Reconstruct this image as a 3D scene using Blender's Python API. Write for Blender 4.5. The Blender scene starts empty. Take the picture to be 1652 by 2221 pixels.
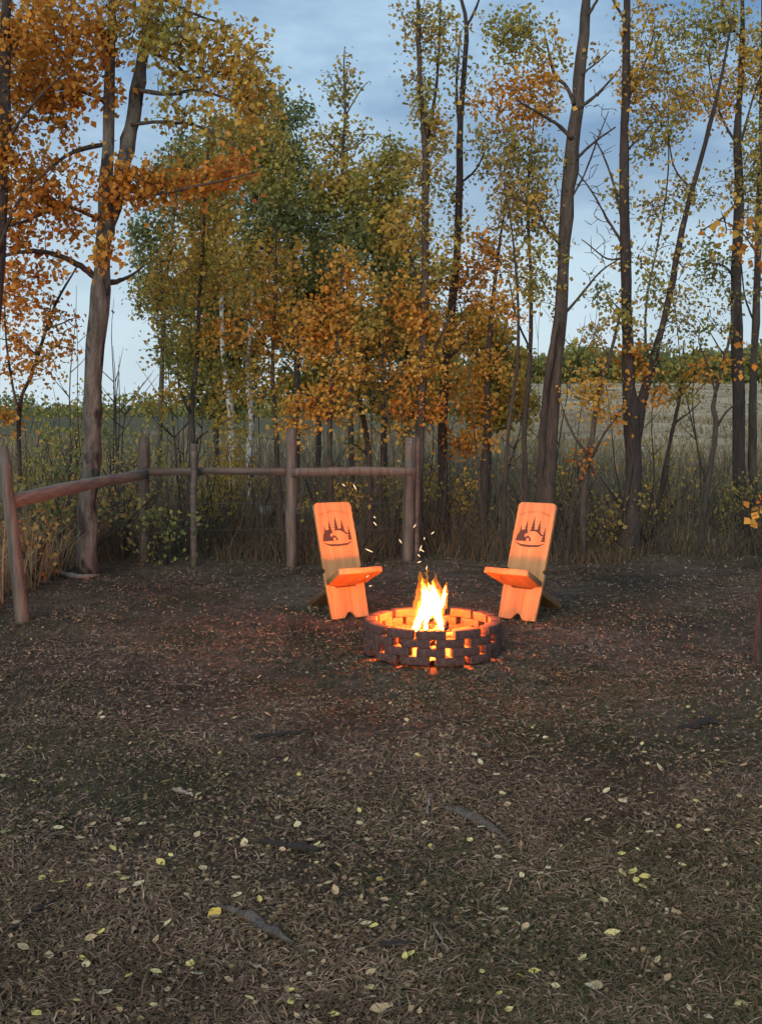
import bpy, bmesh, math, random
import numpy as np
from mathutils import Vector, Matrix

# ------------------------------------------------------------------ camera, sky, sun, exposure
R = math.radians
SC = bpy.context.scene
COL = SC.collection
CAM_H, PITCH, F = 1.55, R(5.35), 2439.0          # F and all pixel positions: picture scaled to 1652 px width
cam_d = bpy.data.cameras.new('camera')
cam_d.sensor_fit = 'HORIZONTAL'
cam_d.sensor_width = 36.0
cam_d.lens = 36.0 * F / 1652.0
cam_d.clip_start = 0.05
cam_d.clip_end = 3000
cam = bpy.data.objects.new('camera', cam_d)
COL.objects.link(cam)
cam.location = (0, 0, CAM_H)
cam.rotation_euler = (R(90) - PITCH, 0, 0)
SC.camera = cam

SUN_EL, SUN_AZ = 20.0, 200.0        # low evening light behind the camera (azimuth from +Y, clockwise)
W = bpy.data.worlds.new('World')
SC.world = W
W.use_nodes = True
wt = W.node_tree
wt.nodes.clear()
def wn(t, **k):
    n = wt.nodes.new(t)
    for a, b in k.items():
        setattr(n, a, b)
    return n
out = wn('ShaderNodeOutputWorld')
sky = wn('ShaderNodeTexSky', sky_type='NISHITA', sun_disc=False)
sky.sun_elevation = R(SUN_EL)
sky.sun_rotation = R(SUN_AZ)
sky.air_density = 1.2
sky.dust_density = 1.5
bg1 = wn('ShaderNodeBackground'); bg1.inputs['Strength'].default_value = 0.06
wt.links.new(sky.outputs[0], bg1.inputs[0])
tc = wn('ShaderNodeTexCoord')
sep = wn('ShaderNodeSeparateXYZ'); wt.links.new(tc.outputs['Generated'], sep.inputs[0])
mp = wn('ShaderNodeMapping'); mp.inputs['Scale'].default_value = (1.0, 1.0, 2.6); mp.inputs['Location'].default_value = (3.1, 0.4, 0.2)
wt.links.new(tc.outputs['Generated'], mp.inputs[0])
nz = wn('ShaderNodeTexNoise'); nz.inputs['Scale'].default_value = 4.6; nz.inputs['Detail'].default_value = 7; nz.inputs['Roughness'].default_value = 0.55
wt.links.new(mp.outputs[0], nz.inputs[0])
cr = wn('ShaderNodeValToRGB')
e = cr.color_ramp.elements
e[0].position, e[0].color = 0.36, (0.165, 0.315, 0.550, 1)
e[1].position, e[1].color = 0.62, (0.50, 0.71, 0.91, 1)
wt.links.new(nz.outputs[0], cr.inputs[0])
hr = wn('ShaderNodeValToRGB')                    # paler towards the horizon
e = hr.color_ramp.elements
e[0].position, e[0].color = 0.0, (1, 1, 1, 1)
e[1].position, e[1].color = 0.27, (0, 0, 0, 1)
wt.links.new(sep.outputs[2], hr.inputs[0])
mx = wn('ShaderNodeMix', data_type='RGBA')
mx.inputs['B'].default_value = (0.78, 0.93, 1.0, 1)
mm = wn('ShaderNodeMath', operation='MULTIPLY'); mm.inputs[1].default_value = 0.85
wt.links.new(hr.outputs[0], mm.inputs[0])
wt.links.new(mm.outputs[0], mx.inputs['Factor'])
wt.links.new(cr.outputs[0], mx.inputs['A'])
bg2 = wn('ShaderNodeBackground'); bg2.inputs['Strength'].default_value = 0.49
wt.links.new(mx.outputs['Result'], bg2.inputs[0])
ms = wn('ShaderNodeMixShader'); ms.inputs[0].default_value = 0.92
wt.links.new(bg1.outputs[0], ms.inputs[1]); wt.links.new(bg2.outputs[0], ms.inputs[2])
wt.links.new(ms.outputs[0], out.inputs[0])

sun_d = bpy.data.lights.new('sun', 'SUN')
sun_d.energy = 1.5
sun_d.angle = R(40)
sun_d.color = (1.0, 0.93, 0.84)
sun = bpy.data.objects.new('sun', sun_d)
COL.objects.link(sun)
_d = Vector((math.sin(R(SUN_AZ)) * math.cos(R(SUN_EL)), math.cos(R(SUN_AZ)) * math.cos(R(SUN_EL)), math.sin(R(SUN_EL))))
sun.rotation_euler = _d.to_track_quat('Z', 'Y').to_euler()

vs = SC.view_settings
vs.view_transform = 'Standard'; vs.look = 'None'; vs.exposure = 0.92; vs.gamma = 1.0; vs.use_curve_mapping = False
SC.render.engine = 'CYCLES'
SC.cycles.use_denoising = True
SC.cycles.max_bounces = 4
SC.cycles.diffuse_bounces = 3
SC.cycles.transmission_bounces = 3
SC.cycles.use_adaptive_sampling = True
SC.cycles.adaptive_threshold = 0.02
SC.cycles.transparent_max_bounces = 8
SC.cycles.sample_clamp_indirect = 4.0

# ------------------------------------------------------------------ helpers
rng = np.random.default_rng(11)
random.seed(5)
CP, SP = math.cos(PITCH), math.sin(PITCH)
def ray(px, py):
    a, b = (px - 826.0) / F, -(py - 1110.5) / F
    return np.array((a, CP + b * SP, -SP + b * CP))
def P(px, py, Y):
    d = ray(px, py)
    return np.array((0, 0, CAM_H)) + d * (Y / d[1])
def G(px, py, z=0.0):
    d = ray(px, py)
    return np.array((0, 0, CAM_H)) + d * ((z - CAM_H) / d[2])

def sstep(a, b, x):
    t = np.clip((x - a) / (b - a), 0, 1)
    return t * t * (3 - 2 * t)
def H(x, y):
    x = np.asarray(x, float); y = np.asarray(y, float)
    h = 0.010 * np.sin(2.1 * x + 0.7 * y) + 0.008 * np.sin(3.7 * y - 1.3 * x + 1.0) + 0.006 * np.sin(6.1 * x + 4.3 * y)
    r = sstep(-0.06, 0.14, x / np.maximum(np.abs(y), 1.0))
    h = h + sstep(22, 130, y) * (0.15 + 3.9 * r)
    h = h + sstep(15, 30, y) * 0.12 * np.sin(0.35 * x + 0.2 * y)
    return h

def link(o, parent=None):
    COL.objects.link(o)
    if parent is not None:
        o.parent = parent
    return o
def tag(o, label=None, cat=None, group=None, kind=None):
    if label: o['label'] = label
    if cat: o['category'] = cat
    if group: o['group'] = group
    if kind: o['kind'] = kind
    return o
def empty(name, loc=(0, 0, 0), rz=0.0):
    o = bpy.data.objects.new(name, None)
    o.location = loc
    o.rotation_euler = (0, 0, rz)
    o.empty_display_size = 0.1
    return link(o)

class MB:
    """collects vertices and faces, links them as one mesh object"""
    def __init__(s):
        s.v, s.q, s.t, s.n = [], [], [], 0
    def add(s, verts, quads=None, tris=None):
        verts = np.asarray(verts, float).reshape(-1, 3)
        s.v.append(verts)
        if quads is not None and len(quads): s.q.append(np.asarray(quads, int).reshape(-1, 4) + s.n)
        if tris is not None and len(tris): s.t.append(np.asarray(tris, int).reshape(-1, 3) + s.n)
        s.n += len(verts)
    def tube(s, pts, rad, sides=6, cap=True, rough=0.0):
        pts = np.asarray(pts, float); rad = np.broadcast_to(np.asarray(rad, float), (len(pts),))
        tan = np.gradient(pts, axis=0)
        tan /= np.linalg.norm(tan, axis=1)[:, None] + 1e-9
        ref = np.array((0, 1.0, 0)) if abs(tan[:, 1]).max() < 0.9 else np.array((0.31, 0.2, 0.93))
        if abs(tan @ ref).max() > 0.97: ref = np.array((1.0, 0.1, 0.05))
        n = np.cross(tan, ref); n /= np.linalg.norm(n, axis=1)[:, None] + 1e-9
        b = np.cross(tan, n)
        a = np.arange(sides) / sides * 2 * math.pi
        rr = rad[:, None] * (1 + rough * rng.uniform(-1, 1, (len(pts), sides)))
        v = pts[:, None, :] + rr[..., None] * (np.cos(a)[None, :, None] * n[:, None, :] + np.sin(a)[None, :, None] * b[:, None, :])
        m = len(pts)
        i, j = np.meshgrid(np.arange(m - 1), np.arange(sides), indexing='ij')
        jn = (j + 1) % sides
        q = np.stack([i * sides + j, i * sides + jn, (i + 1) * sides + jn, (i + 1) * sides + j], -1).reshape(-1, 4)
        V = v.reshape(-1, 3)
        t = []
        if cap:
            V = np.vstack([V, pts[0], pts[-1]])
            c0, c1 = m * sides, m * sides + 1
            for k in range(sides):
                t.append((c0, (k + 1) % sides, k)); t.append((c1, (m - 1) * sides + k, (m - 1) * sides + (k + 1) % sides))
        s.add(V, q, t)
    def box(s, c, size, rot=None):
        c = np.asarray(c, float)
        d = np.array([(x, y, z) for z in (-.5, .5) for y in (-.5, .5) for x in (-.5, .5)]) * np.asarray(size)
        if rot is not None: d = d @ np.asarray(rot).T
        s.add(d + c, [(0, 2, 3, 1), (4, 5, 7, 6), (0, 1, 5, 4), (2, 6, 7, 3), (0, 4, 6, 2), (1, 3, 7, 5)])
    def mesh(s, name):
        me = bpy.data.meshes.new(name)
        v = np.vstack(s.v)
        q = np.vstack(s.q) if s.q else np.zeros((0, 4), int)
        t = np.vstack(s.t) if s.t else np.zeros((0, 3), int)
        me.vertices.add(len(v)); me.vertices.foreach_set('co', v.ravel())
        loops = np.concatenate([q.ravel(), t.ravel()])
        tot = np.concatenate([np.full(len(q), 4), np.full(len(t), 3)])
        st = np.concatenate([[0], np.cumsum(tot)[:-1]])
        me.loops.add(len(loops)); me.loops.foreach_set('vertex_index', loops.astype(np.int32))
        me.polygons.add(len(tot)); me.polygons.foreach_set('loop_start', st.astype(np.int32))
        me.polygons.foreach_set('loop_total', tot.astype(np.int32))
        me.update(calc_edges=True)
        me.validate()
        return me
    def build(s, name, mat, parent=None, smooth=False):
        me = s.mesh(name)
        if mat: me.materials.append(mat)
        if smooth: me.polygons.foreach_set('use_smooth', np.ones(len(me.polygons), bool))
        return link(bpy.data.objects.new(name, me), parent)

def smooth_path(pts, n):
    """Catmull-Rom resample of an (k, m) array to n points"""
    p = np.asarray(pts, float)
    p = np.vstack([2 * p[0] - p[1], p, 2 * p[-1] - p[-2]])
    k = len(p) - 3
    o = []
    for u in np.linspace(0, k - 1e-6, n):
        i = int(u); t = u - i
        a, b, c, d = p[i], p[i + 1], p[i + 2], p[i + 3]
        o.append(0.5 * (2 * b + (c - a) * t + (2 * a - 5 * b + 4 * c - d) * t * t + (3 * b - a - 3 * c + d) * t ** 3))
    return np.array(o)

# ------------------------------------------------------------------ materials
def new_mat(name):
    m = bpy.data.materials.new(name)
    m.use_nodes = True
    m.node_tree.nodes.clear()
    return m, m.node_tree
def N(nt, t, ins=None, **k):
    n = nt.nodes.new(t)
    for a, b in k.items(): setattr(n, a, b)
    for a, b in (ins or {}).items():
        if isinstance(b, bpy.types.NodeSocket): nt.links.new(b, n.inputs[a])
        else: n.inputs[a].default_value = b
    return n
def c4(c): return (c[0], c[1], c[2], 1.0)
def ramp(nt, fac, stops, interp='LINEAR'):
    n = nt.nodes.new('ShaderNodeValToRGB')
    n.color_ramp.interpolation = interp
    el = n.color_ramp.elements
    while len(el) < len(stops): el.new(0.5)
    for x, (p, c) in zip(el, stops):
        x.position = p; x.color = c4(c)
    nt.links.new(fac, n.inputs[0])
    return n.outputs[0]
def mixc(nt, fac, a, b, blend='MIX'):
    n = nt.nodes.new('ShaderNodeMix'); n.data_type = 'RGBA'; n.blend_type = blend
    for k, v in (('Factor', fac), ('A', a), ('B', b)):
        if isinstance(v, bpy.types.NodeSocket): nt.links.new(v, n.inputs[k])
        else: n.inputs[k].default_value = v if k == 'Factor' else c4(v)
    return n.outputs['Result']
def noise(nt, vec, scale, detail=4, rough=0.6):
    n = N(nt, 'ShaderNodeTexNoise', {'Scale': scale, 'Detail': detail, 'Roughness': rough})
    nt.links.new(vec, n.inputs['Vector'])
    return n.outputs[0]
def finish(nt, sh):
    o = nt.nodes.new('ShaderNodeOutputMaterial'); nt.links.new(sh, o.inputs[0])

def leaf_mat(name, cols, cols2, trans=0.46, patch=1.3):
    """per-leaf colour out of two palettes that take turns through the crown"""
    m, nt = new_mat(name)
    g = N(nt, 'ShaderNodeNewGeometry')
    r = g.outputs['Random Per Island']
    st = lambda cc: [(i / max(1, len(cc) - 1), c) for i, c in enumerate(cc)]
    a, b = ramp(nt, r, st(cols)), ramp(nt, r, st(cols2))
    f = noise(nt, g.outputs['Position'], patch, 3, 0.6)
    f = ramp(nt, f, [(0.40, (0, 0, 0)), (0.60, (1, 1, 1))])
    c = mixc(nt, f, a, b)
    d = N(nt, 'ShaderNodeBsdfDiffuse', {'Color': c})
    t = N(nt, 'ShaderNodeBsdfTranslucent', {'Color': c})
    mx = N(nt, 'ShaderNodeMixShader', {0: trans, 1: d.outputs[0], 2: t.outputs[0]})
    finish(nt, mx.outputs[0])
    return m
def bark_mat(name, a, b, scale=9.0, patches=None):
    m, nt = new_mat(name)
    g = N(nt, 'ShaderNodeNewGeometry')
    mp = N(nt, 'ShaderNodeMapping', {'Vector': g.outputs['Position'], 'Scale': (1, 1, 0.22)})
    f = noise(nt, mp.outputs[0], scale, 6, 0.7)
    f2 = noise(nt, mp.outputs[0], scale * 4, 4, 0.7)
    c = ramp(nt, f, [(0.32, a), (0.66, b)])
    c = mixc(nt, ramp(nt, f2, [(0.35, (0, 0, 0)), (0.7, (1, 1, 1))]), mixc(nt, 1.0, c, (0.62, 0.62, 0.62), 'MULTIPLY'), c)
    if patches:
        mp2 = N(nt, 'ShaderNodeMapping', {'Vector': g.outputs['Position'], 'Scale': (1, 1, 0.5)})
        pz = noise(nt, mp2.outputs[0], 5.0, 4, 0.6)
        c = mixc(nt, ramp(nt, pz, [(0.53, (0, 0, 0)), (0.60, (1, 1, 1))]), c, patches)
    bp = N(nt, 'ShaderNodeBump', {'Height': f2, 'Strength': 1.0, 'Distance': 0.04})
    s = N(nt, 'ShaderNodeBsdfPrincipled', {'Base Color': c, 'Roughness': 0.92, 'Normal': bp.outputs[0]})
    finish(nt, s.outputs[0])
    return m
def wood_mat(name, a, b, axis_scale=(30, 30, 2.5), rough=0.7, coord='Object', bump=0.25):
    m, nt = new_mat(name)
    tc = N(nt, 'ShaderNodeTexCoord')
    mp = N(nt, 'ShaderNodeMapping', {'Vector': tc.outputs[coord], 'Scale': axis_scale})
    f = noise(nt, mp.outputs[0], 1.0, 5, 0.62)
    f2 = noise(nt, mp.outputs[0], 5.0, 3, 0.6)
    c = ramp(nt, f, [(0.30, a), (0.70, b)])
    c = mixc(nt, ramp(nt, f2, [(0.3, (0.35, 0.35, 0.35)), (0.75, (0, 0, 0))]), c, mixc(nt, 1.0, c, (0.6, 0.55, 0.5), 'MULTIPLY'))
    bp = N(nt, 'ShaderNodeBump', {'Height': f, 'Strength': bump, 'Distance': 0.006})
    s = N(nt, 'ShaderNodeBsdfPrincipled', {'Base Color': c, 'Roughness': rough, 'Normal': bp.outputs[0]})
    finish(nt, s.outputs[0])
    return m
def plain_mat(name, col, rough=0.85, var=0.3, scale=40.0, bump=0.0):
    m, nt = new_mat(name)
    tc = N(nt, 'ShaderNodeTexCoord')
    f = noise(nt, tc.outputs['Object'], scale, 4, 0.65)
    c = ramp(nt, f, [(0.3, [x * (1 - var) for x in col]), (0.7, [x * (1 + var) for x in col])])
    ins = {'Base Color': c, 'Roughness': rough}
    if bump:
        bp = N(nt, 'ShaderNodeBump', {'Height': f, 'Strength': bump, 'Distance': 0.01}); ins['Normal'] = bp.outputs[0]
    s = N(nt, 'ShaderNodeBsdfPrincipled', ins)
    finish(nt, s.outputs[0])
    return m
def island_mat(name, cols, rough=0.9, trans=0.0, mottle=None):
    m, nt = new_mat(name)
    g = N(nt, 'ShaderNodeNewGeometry')
    c = ramp(nt, g.outputs['Random Per Island'], [(i / (len(cols) - 1), x) for i, x in enumerate(cols)])
    if mottle:
        f = noise(nt, g.outputs['Position'], 1.6, 6, 0.7)
        c = mixc(nt, 1.0, c, ramp(nt, f, [(0.36, (0.5, 0.5, 0.5)), (0.64, (1.2, 1.2, 1.2))]), 'MULTIPLY')
        f = noise(nt, g.outputs['Position'], 1.1, 5, 0.6)
        c = mixc(nt, ramp(nt, f, [(0.50, (0, 0, 0)), (0.68, (.7, .7, .7))]), c, mixc(nt, 1.0, c, mottle, 'MULTIPLY'))
    d = N(nt, 'ShaderNodeBsdfDiffuse', {'Color': c, 'Roughness': 0.4})
    if trans:
        t = N(nt, 'ShaderNodeBsdfTranslucent', {'Color': c})
        d = N(nt, 'ShaderNodeMixShader', {0: trans, 1: d.outputs[0], 2: t.outputs[0]})
    finish(nt, d.outputs[0])
    return m
def emit_mat(name, col, strength, clear=0.0):
    m, nt = new_mat(name)
    e = N(nt, 'ShaderNodeEmission', {'Color': c4(col), 'Strength': strength})
    s = e.outputs[0]
    if clear:
        t = N(nt, 'ShaderNodeBsdfTransparent')
        s = N(nt, 'ShaderNodeMixShader', {0: clear, 1: s, 2: t.outputs[0]}).outputs[0]
    finish(nt, s)
    return m

ORANGE = [(0.381, 0.146, 0.028), (0.56, 0.246, 0.045), (0.672, 0.336, 0.067), (0.47, 0.213, 0.039), (0.627, 0.381, 0.101)]
AMBER = [(0.354, 0.201, 0.041), (0.566, 0.342, 0.071), (0.661, 0.437, 0.106), (0.401, 0.271, 0.065), (0.496, 0.307, 0.059)]
RED = [(0.38, 0.12, 0.03), (0.5, 0.18, 0.04), (0.46, 0.2, 0.05), (0.56, 0.25, 0.06)]
OLIVE = [(0.172, 0.172, 0.052), (0.299, 0.276, 0.075), (0.414, 0.333, 0.086), (0.218, 0.213, 0.063)]
GREEN = [(0.098, 0.132, 0.063), (0.149, 0.184, 0.081), (0.23, 0.23, 0.098), (0.127, 0.161, 0.081)]
BROWNY = [(0.218, 0.161, 0.063), (0.345, 0.241, 0.081), (0.483, 0.322, 0.115), (0.276, 0.218, 0.081)]
M = {
    'orange': leaf_mat('leaf_orange', ORANGE, [tuple(x * .8 for x in c) for c in ORANGE]),
    'red': leaf_mat('leaf_red', RED, ORANGE),
    'amber': leaf_mat('leaf_amber', AMBER, OLIVE),
    'golden': leaf_mat('leaf_golden', AMBER, ORANGE),
    'olive': leaf_mat('leaf_olive', OLIVE, AMBER, patch=0.9),
    'green': leaf_mat('leaf_green', GREEN, OLIVE, patch=0.8),
    'brown': leaf_mat('leaf_brown', BROWNY, OLIVE),
    'mixed': leaf_mat('leaf_mixed', ORANGE, AMBER),
    'rust': leaf_mat('leaf_rust', [(.16, .045, .02), (.25, .08, .03), (.2, .07, .03)], BROWNY),
    'bark': bark_mat('bark_dark', (0.028, 0.022, 0.017), (0.095, 0.074, 0.056)),
    'bark_pale': bark_mat('bark_pale', (0.055, 0.049, 0.040), (0.185, 0.165, 0.132), 7.0, (0.018, 0.014, 0.012)),
    'bark_mid': bark_mat('bark_mid', (0.032, 0.026, 0.020), (0.105, 0.083, 0.062)),
    'bark_black': bark_mat('bark_black', (0.018, 0.014, 0.012), (0.070, 0.052, 0.042)),
    'birch': bark_mat('bark_birch', (0.30, 0.29, 0.27), (0.58, 0.56, 0.52), 6.0, (0.05, 0.045, 0.04)),
    'twig': plain_mat('twig', (0.034, 0.026, 0.020), 0.9, 0.4, 20),
    'post': wood_mat('post_wood', (0.040, 0.032, 0.026), (0.145, 0.114, 0.088), (30, 30, 2.2)),
    'rail_grey': wood_mat('rail_grey_wood', (0.085, 0.080, 0.066), (0.24, 0.245, 0.21), (4, 4, 34)),
    'rail_dark': wood_mat('rail_dark_wood', (0.040, 0.028, 0.022), (0.12, 0.080, 0.060), (3, 26, 26)),
    'pine': wood_mat('pine_board', (0.28, 0.125, 0.042), (0.50, 0.245, 0.088), (24, 1.3, 24), 0.6, bump=0.15),
    'ink': plain_mat('burnt_print', (0.030, 0.018, 0.015), 0.8, 0.3, 60),
    'ink_soft': plain_mat('faint_print', (0.13, 0.05, 0.02), 0.8, 0.3, 60),
    'brick': plain_mat('concrete_brick', (0.066, 0.031, 0.025), 0.9, 0.5, 45, 0.4),
    'char': plain_mat('charred_wood', (0.020, 0.016, 0.014), 0.9, 0.5, 30, 0.6),
    'ash': plain_mat('ash_bed', (0.11, 0.095, 0.085), 0.95, 0.4, 25, 0.5),
    'wire': plain_mat('rusty_wire', (0.075, 0.055, 0.045), 0.6, 0.2, 30),
    'stick': plain_mat('dead_stick', (0.016, 0.012, 0.010), 0.9, 0.4, 25, 0.3),
    'stick_pale': plain_mat('weathered_stick', (0.19, 0.155, 0.125), 0.9, 0.35, 25, 0.4),
    'root': bark_mat('root_bark', (0.09, 0.075, 0.062), (0.27, 0.23, 0.19), 30),
    'fringe': island_mat('brown_weeds', [(0.060, 0.045, 0.028), (0.115, 0.085, 0.052), (0.070, 0.060, 0.034), (0.17, 0.13, 0.082), (0.05, 0.036, 0.024)], trans=0.15),
    'grass': island_mat('dry_grass', [(0.16, 0.135, 0.075), (0.27, 0.22, 0.135), (0.105, 0.10, 0.052), (0.38, 0.305, 0.19), (0.13, 0.10, 0.062), (0.20, 0.15, 0.095)], trans=0.25),
    'straw': island_mat('ground_straw', [(0.07, 0.044, 0.029), (0.188, 0.121, 0.081), (0.118, 0.075, 0.049), (0.33, 0.224, 0.154), (0.142, 0.097, 0.058), (0.098, 0.087, 0.046), (0.205, 0.14, 0.097), (0.377, 0.271, 0.194)], mottle=(.72, .82, .62)),
    'greenblade': island_mat('ground_green', [(0.040, 0.052, 0.020), (0.075, 0.082, 0.034), (0.055, 0.060, 0.028)]),
    'litter': island_mat('ground_leaf_litter', [(0.13, 0.085, 0.055), (0.26, 0.19, 0.12), (0.17, 0.115, 0.07), (0.36, 0.28, 0.165), (0.1, 0.066, 0.045), (0.21, 0.14, 0.085)]),
}

# ------------------------------------------------------------------ ground
def ground_material():
    m, nt = new_mat('trampled_earth')
    g = N(nt, 'ShaderNodeNewGeometry')
    pos = g.outputs['Position']
    a = noise(nt, pos, 1.1, 5, 0.6); b = noise(nt, pos, 6.0, 7, 0.75); cc = noise(nt, pos, 70.0, 4, 0.7); big = noise(nt, pos, .75, 4, .6)
    soil = ramp(nt, b, [(0.28, (0.066, 0.048, 0.035)), (0.52, (0.130, 0.096, 0.071)), (0.75, (0.20, 0.15, 0.112))])
    soil = mixc(nt, ramp(nt, cc, [(0.35, (0, 0, 0)), (0.68, (1, 1, 1))]), mixc(nt, 1.0, soil, (0.5, 0.5, 0.5), 'MULTIPLY'), soil)
    soil = mixc(nt, 1.0, soil, ramp(nt, big, [(.36, (.62, .62, .62)), (.5, (1, 1, 1)), (.66, (1.35, 1.38, 1.42))]), 'MULTIPLY')
    grn = ramp(nt, cc, [(0.3, (0.026, 0.028, 0.013)), (0.7, (0.068, 0.066, 0.032))])
    near = mixc(nt, ramp(nt, a, [(0.50, (0, 0, 0)), (0.68, (0.75, 0.75, 0.75))]), soil, grn)
    sp = N(nt, 'ShaderNodeSeparateXYZ', {0: pos})
    mead = ramp(nt, b, [(0.3, (0.070, 0.066, 0.034)), (0.7, (0.15, 0.13, 0.075))])
    mpf = N(nt, 'ShaderNodeMapping', {'Vector': pos, 'Scale': (0.16, 0.30, 0.3)})
    fz = noise(nt, mpf.outputs[0], 1.0, 5, 0.6)
    field = ramp(nt, fz, [(0.34, (0.19, 0.145, 0.085)), (0.5, (0.37, 0.295, 0.185)), (0.66, (0.54, 0.44, 0.29))])
    f1 = N(nt, 'ShaderNodeMapRange', {0: sp.outputs[1], 1: 10.6, 2: 12.0})
    f2 = N(nt, 'ShaderNodeMapRange', {0: sp.outputs[1], 1: 26.0, 2: 34.0})
    f3 = N(nt, 'ShaderNodeMapRange', {0: sp.outputs[0], 1: 2.0, 2: 9.0})
    f2 = N(nt, 'ShaderNodeMath', {0: f2.outputs[0], 1: f3.outputs[0]}, operation='MULTIPLY')
    c = mixc(nt, f1.outputs[0], near, mead)
    c = mixc(nt, f2.outputs[0], c, field)
    h = N(nt, 'ShaderNodeMath', {0: b, 1: cc}, operation='ADD')
    bp = N(nt, 'ShaderNodeBump', {'Height': h.outputs[0], 'Strength': 0.8, 'Distance': 0.04})
    s = N(nt, 'ShaderNodeBsdfPrincipled', {'Base Color': c, 'Roughness': 0.97, 'Specular IOR Level': 0.1, 'Normal': bp.outputs[0]})
    finish(nt, s.outputs[0])
    return m
ys = np.concatenate([np.linspace(-6, 14, 130), np.linspace(14.4, 40, 50), np.geomspace(41, 900, 60)])
us = np.linspace(-1, 1, 121); us = np.sign(us) * np.abs(us) ** 1.6
gx = us[None, :] * (9 + np.maximum(ys, 0)[:, None] * 1.0)
gy = np.repeat(ys[:, None], 121, 1)
gz = H(gx, gy)
mb = MB()
i, j = np.meshgrid(np.arange(len(ys) - 1), np.arange(120), indexing='ij')
k = i * 121 + j
mb.add(np.stack([gx, gy, gz], -1), np.stack([k, k + 1, k + 122, k + 121], -1))
tag(mb.build('ground', ground_material(), smooth=True), 'bare trampled earth of the clearing running out into weedy meadow and straw field', kind='structure')

# ------------------------------------------------------------------ foliage engine
def leaf_mesh(mb, pos, size, droop=0.5, flat=False):
    n = len(pos)
    if not n: return
    a = rng.normal(size=(n, 3)); a[:, 2] -= droop
    if flat: a[:, 2] *= 0.15
    a /= np.linalg.norm(a, axis=1)[:, None]
    b = rng.normal(size=(n, 3))
    if flat: b[:, 2] *= 0.3
    b -= (b * a).sum(1)[:, None] * a
    b /= np.linalg.norm(b, axis=1)[:, None]
    c = np.cross(a, b)
    L = (np.broadcast_to(size, (n,)) * rng.uniform(0.5, 1.4, n))[:, None]
    w = rng.uniform(0.34, 0.46, n)[:, None]
    f = rng.uniform(0.02, 0.16, n)[:, None]
    v = np.stack([pos, pos + a * L * 0.42 + b * L * w + c * L * f, pos + a * L, pos + a * L * 0.42 - b * L * w + c * L * f], 1)
    k = np.arange(n)[:, None] * 4
    mb.add(v.reshape(-1, 3), None, np.concatenate([k + [0, 1, 2], k + [0, 2, 3]]))

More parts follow.
